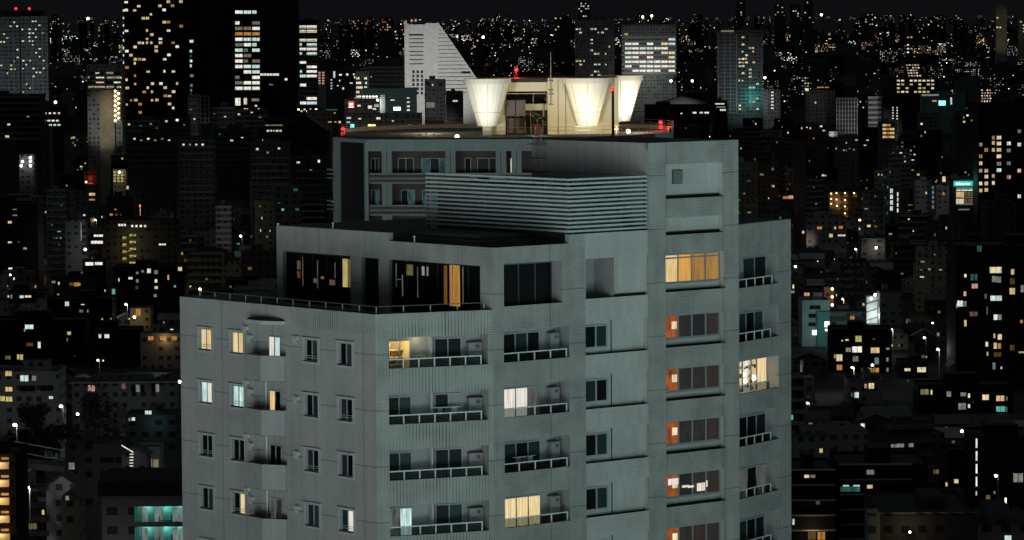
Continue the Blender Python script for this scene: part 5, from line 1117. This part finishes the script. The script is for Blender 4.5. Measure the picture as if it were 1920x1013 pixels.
b=bg('house','small white house with a yellowish window at the lower left','house',27,42,893,700,dep=8,wall='w_white',yb=935); pw(b,[(30,904,36,911,'dim_yellow'),(27,953,40,974,'dim_teal')]); up(b,.03,spot=50,dist=12,z=12)
b=bg('house','dark hipped house with teal lit courtyard windows left of the tower','house',235,330,778,930,dep=14,wall='w_mid',yb=800); pw(b,[(247,783,253,789,'cool'),(241,784,245,790,'dim_cool'),(272,770,284,777,'cool')]); lamp_light('court_glow',b.fr.p(b.W*.6,-3,b.H-2),30,(.4,1,.9),.4)
b=bg('apartment_block','grey plaster building with a dark window in the lower left centre','apartment block',122,235,832,800,dep=14,wall='w_mid',yb=880); pw(b,[(199,858,213,867,'w_black'),(129,868,140,880,'dim_white')]); up(b,.015,spot=60,dist=25,z=10)
# overpass in the lower left
t=thing('overpass','pale railed road overpass in the lower left','overpass',(pt(75,850,900).x,905,0)); q=M()
a=pt(27,828,900); c_=pt(121,845,900); d_=pt(121,870,900)
for dz in (0,-2.4): 
    q.tube(a+Vector((0,0,dz)),c_+Vector((0,0,dz)),.14,'w_white',4)
q.obj('guard_rail',t)
q=M(); q.face([a+Vector((0,0,-5)),c_+Vector((0,0,-4)),c_+Vector((0,9,-4)),a+Vector((0,9,-5))],'asphalt'); q.face([a+Vector((0,0,-5)),c_+Vector((0,0,-4)),c_+Vector((0,0,-5.4)),a+Vector((0,0,-6.4))],'w_light'); q.obj('deck',t)
q=M()
for f_ in (.1,.5,.9):
    p=a.lerp(c_,f_); q.box(WF,p.x-.5,p.x+.5,903,904,0,p.z-5.5,'w_mid')
q.obj('pier',t); lamp_light('overpass_glow',(a+c_)/2+Vector((0,-8,6)),260,(.9,1,.97),.4)
# --- street lamps
def street_lamp(x,y,Y,lab,P=500,c='white',hgt=None,r_=.42):
    p=pt(x,y,Y); t=thing('street_lamp',lab,'street lamp',(p.x,p.y,0),'street lamps across the city')
    q=M(); q.tube((p.x+.6,p.y,max(0,p.z-9)),(p.x+.6,p.y,p.z+.2),.1,'pipe_steel',6); q.tube((p.x+.6,p.y,p.z+.2),(p.x,p.y,p.z+.25),.07,'pipe_steel',6); q.obj('pole',t)
    q=M(); q.ball((p.x,p.y,p.z),r_,'lamp_'+c,8); q.obj('lamp_head',t)
    if P: lamp_light('lamp_glow',(p.x,p.y-.8,p.z),P,{'white':(.9,1,.97),'warm':(1,.75,.4),'hot':(1,.9,.7)}[c],.3)
SLP=[(337,716,1010,'bright street lamp touching the left edge of the grey tower',900,'white'),(27,797,940,'white street lamp above the overpass rail at the far left',500,'white'),(151,975,720,'bright lamp at the foot of the bare tree, lower left',1300,'white'),(50,914,760,'white lamp beside the small houses, lower left',700,'white'),(114,762,1000,'small white lamp right of the grey block at the far left',150,'white'),(1511,703,1180,'cool white lamp alone at the right side of the grey tower',500,'white'),(236,571,1420,'white lamp between dark blocks left of the tower',500,'white'),(1541,372,2150,'warm lamp on a dark wall below the brown shaft, upper one',400,'warm'),(1541,393,2150,'warm lamp on a dark wall below the brown shaft, lower one',400,'warm'),(1512,300,2500,'white lamp pair member right of the brown shaft',300,'white'),(219,380,2050,'white lamp on a small tower in the left city',700,'white'),(226,443,1800,'tiny lamp over the yellow stairs roof',0,'warm'),(1258,152,3200,'bright lamp in the yard right of the right lantern',9000,'white'),(1298,152,3200,'warm yard lamp, second right of the right lantern',6000,'warm'),(1730,430,1900,'white lamp beneath the grey plain block on the right',300,'white'),(1785,398,2000,'lamp at the foot of the teal sign office',300,'white'),(1434,146,3100,'bright small lamp on the right edge of the slender grid tower',0,'white'),(906,70,6500,'bright yellow white light between the wedge tower and skyline',0,'hot'),(165,35,9000,'bright white glare on the left skyline',0,'hot'),(1205,32,9000,'yellow glare on the skyline, left of two',0,'warm'),(1222,30,9000,'yellow glare on the skyline, right of two',0,'warm'),(1540,28,9500,'yellow glare near the speckled skyline towers',0,'warm')]
for x,y,Y,lab,P,c in SLP: street_lamp(x,y,Y,lab,P,c,r_=.42 if Y<3000 else Y/7050*2.3)
# bare tree by the lamp
p=pt(143,1000,722); t=thing('bare_tree','leafless tree lit by the lamp among the small houses, lower left','tree',(p.x,p.y,0))
tk=M(); br=M(); r=random.Random(4); top=pt(143,915,722).z
tk.tube((p.x,p.y,0),(p.x+.3,p.y,top-6),.3,'trunk',7,.15)
def grow(a,d,L,rd,n):
    b_=a+d*L; br.tube(a,b_,rd,'pipe_steel' if n<2 else 'trunk',4,rd*.6)
    if n>0:
        for k in range(3): grow(a.lerp(b_,r.uniform(.5,1)),(d+Vector((r.uniform(-.7,.7),r.uniform(-.7,.7),r.uniform(-.1,.5)))).normalized(),L*.68,rd*.6,n-1)
for k in range(4): grow(Vector((p.x+.2,p.y,top-8-k)),Vector((r.uniform(-.6,.6),r.uniform(-.4,.4),1)).normalized(),2.6,.14,3)
tk.obj('trunk',t); br.obj('crown',t)
# dark leafy trees
def leafy(x,y,Y,rad,lab):
    p=pt(x,y,Y); t=thing('leafy_tree',lab,'tree',(p.x,p.y,0),'dark trees between the city blocks'); q=M(); q.tube((p.x,p.y,0),(p.x,p.y,p.z-rad),.35,'trunk',6,.2); q.obj('trunk',t)
    q=M(); rr=random.Random(int(x*y)); cl=[(Vector((rr.gauss(0,.45),rr.gauss(0,.45),rr.gauss(0,.35)))*rad,rad*rr.uniform(.25,.5)) for _ in range(9)]
    for _ in range(2600):
        c0,r0=rr.choice(cl); v=Vector((rr.gauss(0,1),rr.gauss(0,1),rr.gauss(0,1))).normalized()*r0*rr.uniform(.6,1.1)+c0; c_=Vector((p.x,p.y,p.z-rad*.4))+v
        s=.34; a=Vector((rr.uniform(-1,1),rr.uniform(-1,1),rr.uniform(-1,1)))*s*1.6; b_=Vector((rr.uniform(-1,1),rr.uniform(-1,1),rr.uniform(-1,1)))*s*1.6
        q.face([c_,c_+a,c_+b_],'foliage_dark')
    q.obj('crown',t)
for i,(x,y,Y,rad,lab) in enumerate([(60,770,960,6,'dark tree before the grey block at the far left'),(185,748,1000,7,'dark round tree in front of the long pale house'),(1276,146,3150,6,'dark tree by the yard lamps right of the lantern'),(1700,690,1260,5,'dark tree beside the mansard block on the right'),(1600,770,1100,6,'dark tree below the grey house on the right'),(1672,800,1050,6,'dark tree in the unlit area on the lower right'),(110,800,930,5,'dark tree right of the overpass lamp')]): leafy(x,y,Y,rad,lab)
# ------------------------------------------------------------------ anonymous nearer city, one thing per building
rc=random.Random(99); LAB={}; made=[]
def place(x,y): 
    hx='by the left edge' if x<60 else 'in the left city' if x<200 else 'left of the tower' if x<345 else 'behind the tower' if x<1480 else 'right of the tower' if x<1590 else 'in the right city' if x<1790 else 'by the right edge'
    hy='high' if y<330 else 'halfway' if y<520 else 'low' if y<760 else 'lowest'
    return hy+' '+hx
def hidden(x0,x1,yt): return (x0>337 and x1<1483 and yt>552) or (x0>516 and x1<1483 and yt>412) or (x0>620 and x1<1385 and yt>256)
def overlap(x0,x1,y0,Y,W_):
    for (a,b_,c,d,YY) in PROT:
        if YY>Y and x1>a and x0<b_ and y0<d-1 and True:
            if y0<d: return True
    return False
cand=[]; 
Y=740.
while Y<2600:
    step=20+Y*.006
    hw=Y*990/7050
    x=-hw
    while x<hw:
        cand.append((x+rc.uniform(-6,6),Y+rc.uniform(-8,8))); x+=15+rc.random()*6
    Y+=step
for i in range(130):
    Y=rc.uniform(1600,2750); xx=rc.choice([rc.uniform(0,600),rc.uniform(1490,1920),rc.uniform(1390,1480)]); cand.append((pt(xx,300,Y).x,Y,'tall'))
made_n=0; WN={1:'one',2:'two',3:'three',4:'four',5:'five',6:'six',7:'seven',9:'nine'}
CN={'warm':'yellow','cream':'cream','white':'white','amber':'amber','cool':'cool white','pink':'pinkish','yellow':'yellow green','teal':'teal'}
items=[]
for cc_ in cand:
    x,Y=cc_[:2]
    kind='slab' if len(cc_)>2 else rc.choices(['house','block','mid','slab'],[.56,.28,.11,.05])[0]
    h={'house':rc.uniform(6,9),'block':rc.uniform(9,16),'mid':rc.uniform(16,26),'slab':rc.uniform(24,38) if len(cc_)<3 else rc.uniform(26,50)}[kind]
    w=rc.uniform(7,12) if kind=='house' else rc.uniform(9,17)
    if kind=='slab': w=rc.uniform(9,15)
    x0,yt=proj((x-w/2,Y,h)); x1,_=proj((x+w/2,Y,h)); _,yb=proj((x,Y,0))
    if x1<-5 or x0>1925 or yt>1005: continue
    if hidden(x0,x1,yt): continue       # stands behind the two near towers
    if any(abs(x-fx)<fr_+w/2 and abs(Y-fy)<fr_+w*.5 for fx,fy,fr_ in FOOT): continue
    if overlap(x0,x1,yt,Y,w): 
        h=rc.uniform(5,8); kind='house'; x0,yt=proj((x-w/2,Y,h))
        if overlap(x0,x1,yt,Y,w): continue
    items.append((x,Y,kind,h,w,x0,x1,yt,rc.random()))
def key_(it): return (1 if it[8]>.86 else 0, it[1])
items.sort(key=lambda it:it[1])
NM={'house':'house','block':'low_block','mid':'apartment_block','slab':'high_rise_block'}; CT={'house':'house','block':'low block','mid':'apartment block','slab':'high block'}
HOUSE={'house':'house','block':'low block','mid':'apartment block','slab':'high block'}
recs=[]
LIM=560; rest=items[LIM:]; items=items[:LIM]
for (x,Y,kind,h,w,x0,x1,yt,rv) in items:
    wall=rc.choice(['w_dark','w_mid','w_black','w_mid','w_brown','w_light','w_light','w_cream'])
    yaw=rc.uniform(-14,14); dep=w*rc.uniform(.6,1.)
    t=thing(NM[kind],'x',CT[kind],(x,Y,0)); b=Bd(); b.t=t; b.fr=Fr((x,Y,0),yaw).sub(-w/2,0); b.W=w; b.H=h; fr=b.fr
    q=M(); roofc=rc.choice(['r_tile','roof_black','r_pale','roof_dark'])
    if kind=='house':
        e_=h-2.2; sd=rc.random()<.5
        q.rect(fr,0,w,0,e_,0,wall); q.rect(fr,0,w,0,e_,dep,wall)
        for xx in (0,w): q.ver(fr,xx,0,dep,0,e_,wall)
        r2_=M()
        if sd:
            q.face([fr.p(0,0,e_),fr.p(w,0,e_),fr.p(w/2,0,h)],wall); q.face([fr.p(0,dep,e_),fr.p(w,dep,e_),fr.p(w/2,dep,h)],wall)
            for xa in (-.5,w+.5): r2_.face([fr.p(xa,-.5,e_-.1),fr.p(xa,dep+.5,e_-.1),fr.p(w/2,dep+.5,h+.1),fr.p(w/2,-.5,h+.1)],roofc)
        else:
            for xx in (0,w): q.face([fr.p(xx,0,e_),fr.p(xx,dep,e_),fr.p(xx,dep/2,h)],wall)
            for ya in (-.5,dep+.5): r2_.face([fr.p(-.5,ya,e_-.1),fr.p(w+.5,ya,e_-.1),fr.p(w+.5,dep/2,h+.1),fr.p(-.5,dep/2,h+.1)],roofc)
        q.obj('wall',t); r2_.obj('roof',t)
    else:
        q.rect(fr,0,w,0,h,0,wall); q.rect(fr,0,w,0,h,dep,wall)
        for xx in (0,w): q.ver(fr,xx,0,dep,0,h,wall)
        q.hor(fr,0,w,0,dep,h-.5,roofc); q.obj('wall',t)
        if rc.random()<.6:
            q=M(); a=rc.uniform(.1,.5)*w; q.box(fr,a,a+w*.3,dep*.3,dep*.7,h-.49,h+rc.uniform(1,2.6),wall,roofc); q.obj('rooftop_box',t)
        if kind in('mid','slab') and rc.random()<.6: slabs(b,3.,rc.choice(['w_mid','w_light','w_dark']),int(h/3),h=.9,top=.2,y=-.9)
    n={'house':[0,1,1,2,2],'block':[0,1,2,3,4],'mid':[1,2,4,5,6],'slab':[3,5,7,9]}[kind]; n=rc.choice(n); kk=rc.choice(['warm','cream','white','amber','cool','white','pink','yellow','teal','cream'])
    hide=0
    for i in range(n):
        nf=max(1,int(h/3)); fl_=rc.randrange(max(0,nf-(4 if kind!='slab' else 9)),nf) if kind!='house' else rc.randrange(0,2)
        z=1.1+fl_*3.0; z=min(z,h-2.6 if kind!='house' else h-3.8); xx=rc.uniform(.5,w-2.6)
        big=rc.random()
        win(b,xx,max(.6,z),rc.choice([.5,.8,1.1,1.6]) ,rc.choice([.7,1.,1.2]),(kk if big<.5 else 'dim_'+kk))
    ww_={'w_dark':'dark','w_black':'black','w_mid':'grey','w_brown':'brownish','w_light':'pale','w_cream':'beige'}[wall]
    wt=f"{WN[n]} {CN[kk]} window{'s' if n>1 else ''}" if n else 'unlit'
    recs.append((t,f"{ww_} {HOUSE[kind]} {wt} {place((x0+x1)/2,yt)}",(x0+x1)/2,yt,kind,n))
from collections import defaultdict
dd=defaultdict(list)
for rcd in recs: dd[rcd[1]].append(rcd)
ORD=['first','second','third','fourth','fifth','sixth','seventh','eighth','ninth']
for lab,l in dd.items():
    if len(l)==1: l[0][0]['label']=lab
    else:
        l.sort(key=lambda q_:q_[2])
        for i,q_ in enumerate(l):
            q_[0]['label']=lab+', '+(ORD[i]+' from left' if i else 'leftmost')
for rcd in recs: rcd[0]['group']={'house':'small houses of the nearer city','block':'low blocks of the nearer city','mid':'mid rise blocks of the nearer city','slab':'narrow slabs of the nearer city'}[rcd[4]]
for i in range(110):
    Y=rc.uniform(880,2700); x=rc.choice([rc.uniform(5,330),rc.uniform(1490,1915),rc.uniform(350,610)]); 
    zl=rc.uniform(6,11); P0=pt(x,400,Y); xx,yy=proj((P0.x,Y,zl))
    if hidden(xx-4,xx+4,yy+5) or yy>1005 or any(abs(P0.x-a)<r_*.8 and abs(Y-b_)<r_*.8 for a,b_,r_ in FOOT): continue
    c=rc.choice(['white','white','warm','hot'])
    street_lamp(xx,yy,Y,f"{ {'white':'cool white','warm':'orange','hot':'cream'}[c]} street lamp {place(xx,yy)}, {rc.choice(['beside a dark wall','over a dark lane','between dark roofs'])}",rc.choice([120,250,500,900]) if i%2==0 else 0,c,r_=rc.uniform(.22,.4)*(1 if Y<1500 else 1.4))
# ------------------------------------------------------------------ the uncountable far city
fc=M()
def fbox(x,Y,w,d,h,ya,wall):
    fr=Fr((x,Y,0),ya).sub(-w/2,0); fc.rect(fr,0,w,0,h,0,wall); fc.ver(fr,0,0,d,0,h,wall); fc.ver(fr,w,0,d,0,h,wall); fc.hor(fr,0,w,0,d,h,'roof_black'); fc.rect(fr,0,w,0,h,d,wall); return fr
def fl(fr,x,z,w,h,mt): fc.rect(fr,x,x+w,z,z+h,-.15,mt)
for (x,Y,kind,h,w,x0,x1,yt,rv) in rest:
    fr=fbox(x,Y,w,w*.7,h,rc.uniform(-14,14),rc.choice(['w_dark','w_mid','w_black','w_brown']))
    for i in range(rc.choice([1,2,3,4,6])): fl(fr,rc.uniform(.3,w-2.2),rc.uniform(max(.5,h-11),h-1.8),rc.choice([.7,1.,1.6]),rc.choice([.8,1.2]),rc.choice(['lit_','dim_','lit_'])+rc.choice(['warm','cream','white','amber','cool','white','pink','yellow']))
Y=2600.; nb=0
while Y<17000:
    hw=Y*985/7050; x=-hw; gap=26+Y*.0042
    px_m=7050/Y
    while x<hw:
        w=rc.uniform(12,30)*(1 if Y<6000 else 1.6); dn=.42 if Y<4500 else .8 if Y<9000 else .9
        # a few dark parks and river beds
        dark=math.sin(x*.004+1.3)*math.sin(Y*.0021+x*.001)>.55
        if not dark and rc.random()<.72:
            h=rc.choice([6,8,10,12,14,18,24]) if rc.random()<.93 else rc.uniform(28,52)
            h=h*rc.uniform(.85,1.15); yy=Y+rc.uniform(-gap*.4,gap*.4); xx=x+rc.uniform(-5,5)
            x0,yt=proj((xx-w/2,yy,h)); x1,_=proj((xx+w/2,yy,h))
            if not any(YY>yy and x1>a and x0<b_ and yt<d-3 for (a,b_,c,d,YY) in PROT) and not hidden(x0,x1,yt):
                fr=fbox(xx,yy,w,w*.6,h,rc.uniform(-20,20),rc.choice(['w_dark','w_mid','w_black','w_dark'])); nb+=1
                sz=max(1.3,Y/7050*1.15)
                if rc.random()<dn:
                    k1=rc.choice(['white','white','cream','warm','cool','pink','white'])
                    style=rc.random()
                    if h>16 and style<.35:   # regular rows of windows or gallery lamps
                        sh_=max(3.,sz*1.7); cw_=max(3.2,sz*2.2); zz_=h-sh_*.8; nr=0
                        while zz_>h*.25 and nr<7:
                            xx_=.6
                            while xx_<w-sz:
                                if rc.random()<.5: fl(fr,xx_,zz_,sz*rc.choice([.7,1,1.2]),sz*.7,rc.choice(['lit_','dim_','lit_','pt_' if Y>8000 else 'dim_'])+k1)
                                xx_+=cw_
                            zz_-=sh_; nr+=1
                    else:
                        for i in range(rc.choice([1,1,2,3,4])):
                            fl(fr,rc.uniform(.2,w-sz),rc.uniform(h*.35,h-sz*.8),sz*rc.choice([.5,.7,1,1.4]),sz*rc.choice([.5,.8]),rc.choice(['lit_','dim_','lit_','pt_','dim_'] if rc.random()<.35 or Y>7000 else ['lit_','dim_','dim_'])+rc.choice([k1,k1,'white','warm','amber' if rc.random()<.4 else 'cream']))
        if rc.random()<(.10 if Y<5000 else .16):
            s=Y/7050*rc.uniform(.45,.9); fc.ball((x,Y-8,rc.uniform(6,14)),s,rc.choice(['pt_white','pt_warm','pt_cream','lamp_white','pt_cool']),4)
        x+=w+rc.uniform(4,18)
    Y+=gap
for i in range(2300):
    yy=33+45*rc.random()**.8; Y=7050*120/(yy-27); x=rc.uniform(-.138,.138)*Y; clus=math.sin(x/Y*90+Y*.0004)+math.sin(x/Y*37+2)
    if clus<.1 and rc.random()<.78: continue
    h=rc.uniform(8,40); w=Y/7050*rc.uniform(2,8); fr=fbox(x,Y,w,12,h,0,'w_black')
    for j in range(rc.choice([1,1,2,4])): sz=Y/7050*rc.choice([.3,.45,.6,.8,1.4]); fl(fr,rc.uniform(0,w-sz*.8),rc.uniform(h*.3,h),sz,sz*rc.choice([.6,.9]),rc.choice(['pt_','lit_','lit_','dim_','dim_'])+rc.choice(['white','warm','cream','yellow','white','cream']))
for i in range(620):
    yy=rc.choice([rc.uniform(240,1000),rc.uniform(240,520)]); Y=7050*115/(yy-27); xp=rc.uniform(0,1920)
    if hidden(xp,xp,yy): continue
    P_=pt(xp,yy,Y); sz=Y/7050*rc.uniform(.35,.8) if Y>1800 else Y/7050*rc.uniform(.6,1.3); fc.ball((P_.x,Y,max(2.5,P_.z)),sz*.6,rc.choice(['lit_','lit_','pt_'])+rc.choice(['white','warm','cream','cool','white','amber','pink']),4)
for i in range(85):
    a,b_=rc.choice([(95,225),(605,760),(900,960),(1050,1112),(1190,1245),(1285,1335),(1370,1545),(1370,1545),(1600,1720),(1740,1830)]); Y=rc.uniform(8500,14000); xp=rc.uniform(a,b_); P_=pt(xp,rc.uniform(26,38),Y); w=Y/7050*rc.uniform(3,9); fr=fbox(P_.x,Y,w,14,P_.z,0,'w_black')
    for j in range(rc.choice([3,5,8])): sz=Y/7050*rc.choice([.4,.6,.9]); fl(fr,rc.uniform(0,w-sz*.8),P_.z-rc.uniform(1,22),sz,sz*.8,rc.choice(['pt_','lit_','dim_','lit_'])+rc.choice(['white','warm','cream','yellow','pink']))
# skyline glow spots of stations, stadiums and roads
for i in range(210):
    Y=rc.uniform(9000,20000); x=rc.uniform(-.136,.136)*Y; h=rc.uniform(5,70) if rc.random()<.4 else rc.uniform(3,22); w=rc.uniform(10,34); fr=fbox(x,Y,w,10,h,0,'w_dark')
    for j in range(rc.choice([2,4,6,9])): fl(fr,rc.uniform(0,w-3),rc.uniform(0,h-2),Y/7050*rc.choice([.7,1,1.5]),Y/7050*rc.choice([.6,.9]),rc.choice(['pt_','lit_','lit_'])+rc.choice(['white','warm','cream','yellow','white']))
o=fc.obj('distant_city'); o['kind']='stuff'; o['label']='far city of dark low buildings sprinkled with small lights up to the horizon'; o['category']='cityscape'
# roads as sheets above the ground
q=M(); p=[pt(x,y,Y_) for x,y,Y_ in ()]
for x0,Y0,x1,Y1,w in ((-118,880,-240,1900,7),(-240,1900,-330,3600,8),(105,880,215,1750,7),(215,1750,190,3200,7),(-150,1150,-60,1180,6)):
    a=Vector((x0,Y0,.006)); b_=Vector((x1,Y1,.006)); n=(b_-a).cross(Vector((0,0,1))).normalized()*w/2; q.face([a-n,a+n,b_+n,b_-n],'asphalt')
o=q.obj('road'); struct(o)

# ------------------------------------------------------------------ world & render
wd=bpy.data.worlds.new('World'); sc.world=wd; wd.use_nodes=True; nt=wd.node_tree; bg_=nt.nodes['Background']
tc=nd(nt,'ShaderNodeTexCoord'); sp=nd(nt,'ShaderNodeSeparateXYZ'); nt.links.new(tc.outputs['Generated'],sp.inputs[0])
up=nd(nt,'ShaderNodeValToRGB'); e=up.color_ramp.elements
e[0].position=0; e[0].color=(.0042,.0044,.0054,1); e[1].position=.35; e[1].color=(.034,.039,.042,1)
e2_=up.color_ramp.elements.new(.09); e2_.color=(.0035,.0037,.0045,1)
nt.links.new(sp.outputs[2],up.inputs[0])
side=nd(nt,'ShaderNodeMapRange'); side.inputs[1].default_value=-.8; side.inputs[2].default_value=.8; nt.links.new(sp.outputs[0],side.inputs[0])
gl=nd(nt,'ShaderNodeMix',data_type='RGBA'); gl.inputs[6].default_value=(3.3,3.52,3.46,1); gl.inputs[7].default_value=(2.25,3.4,3.18,1)
nt.links.new(side.outputs[0],gl.inputs[0])
ms=nd(nt,'ShaderNodeMapRange'); ms.inputs[1].default_value=-.01; ms.inputs[2].default_value=-.32; nt.links.new(sp.outputs[2],ms.inputs[0])
mx=nd(nt,'ShaderNodeMix',data_type='RGBA'); nt.links.new(ms.outputs[0],mx.inputs[0]); nt.links.new(up.outputs[0],mx.inputs[6]); nt.links.new(gl.outputs[2],mx.inputs[7])
nt.links.new(mx.outputs[2],bg_.inputs['Color']); bg_.inputs['Strength'].default_value=1.
# the glow of the lit district behind and below the camera reaches the scene from the lower hemisphere
vs=sc.view_settings; vs.view_transform='Standard'; vs.look='None'; vs.exposure=0; vs.gamma=1
cy=sc.cycles; cy.max_bounces=4; cy.diffuse_bounces=2; cy.glossy_bounces=2; cy.transmission_bounces=1; cy.sample_clamp_indirect=2.; cy.use_denoising=True
cy.caustics_reflective=False; cy.caustics_refractive=False
for o in bpy.data.objects:
    if '_b' in o: del o['_b']
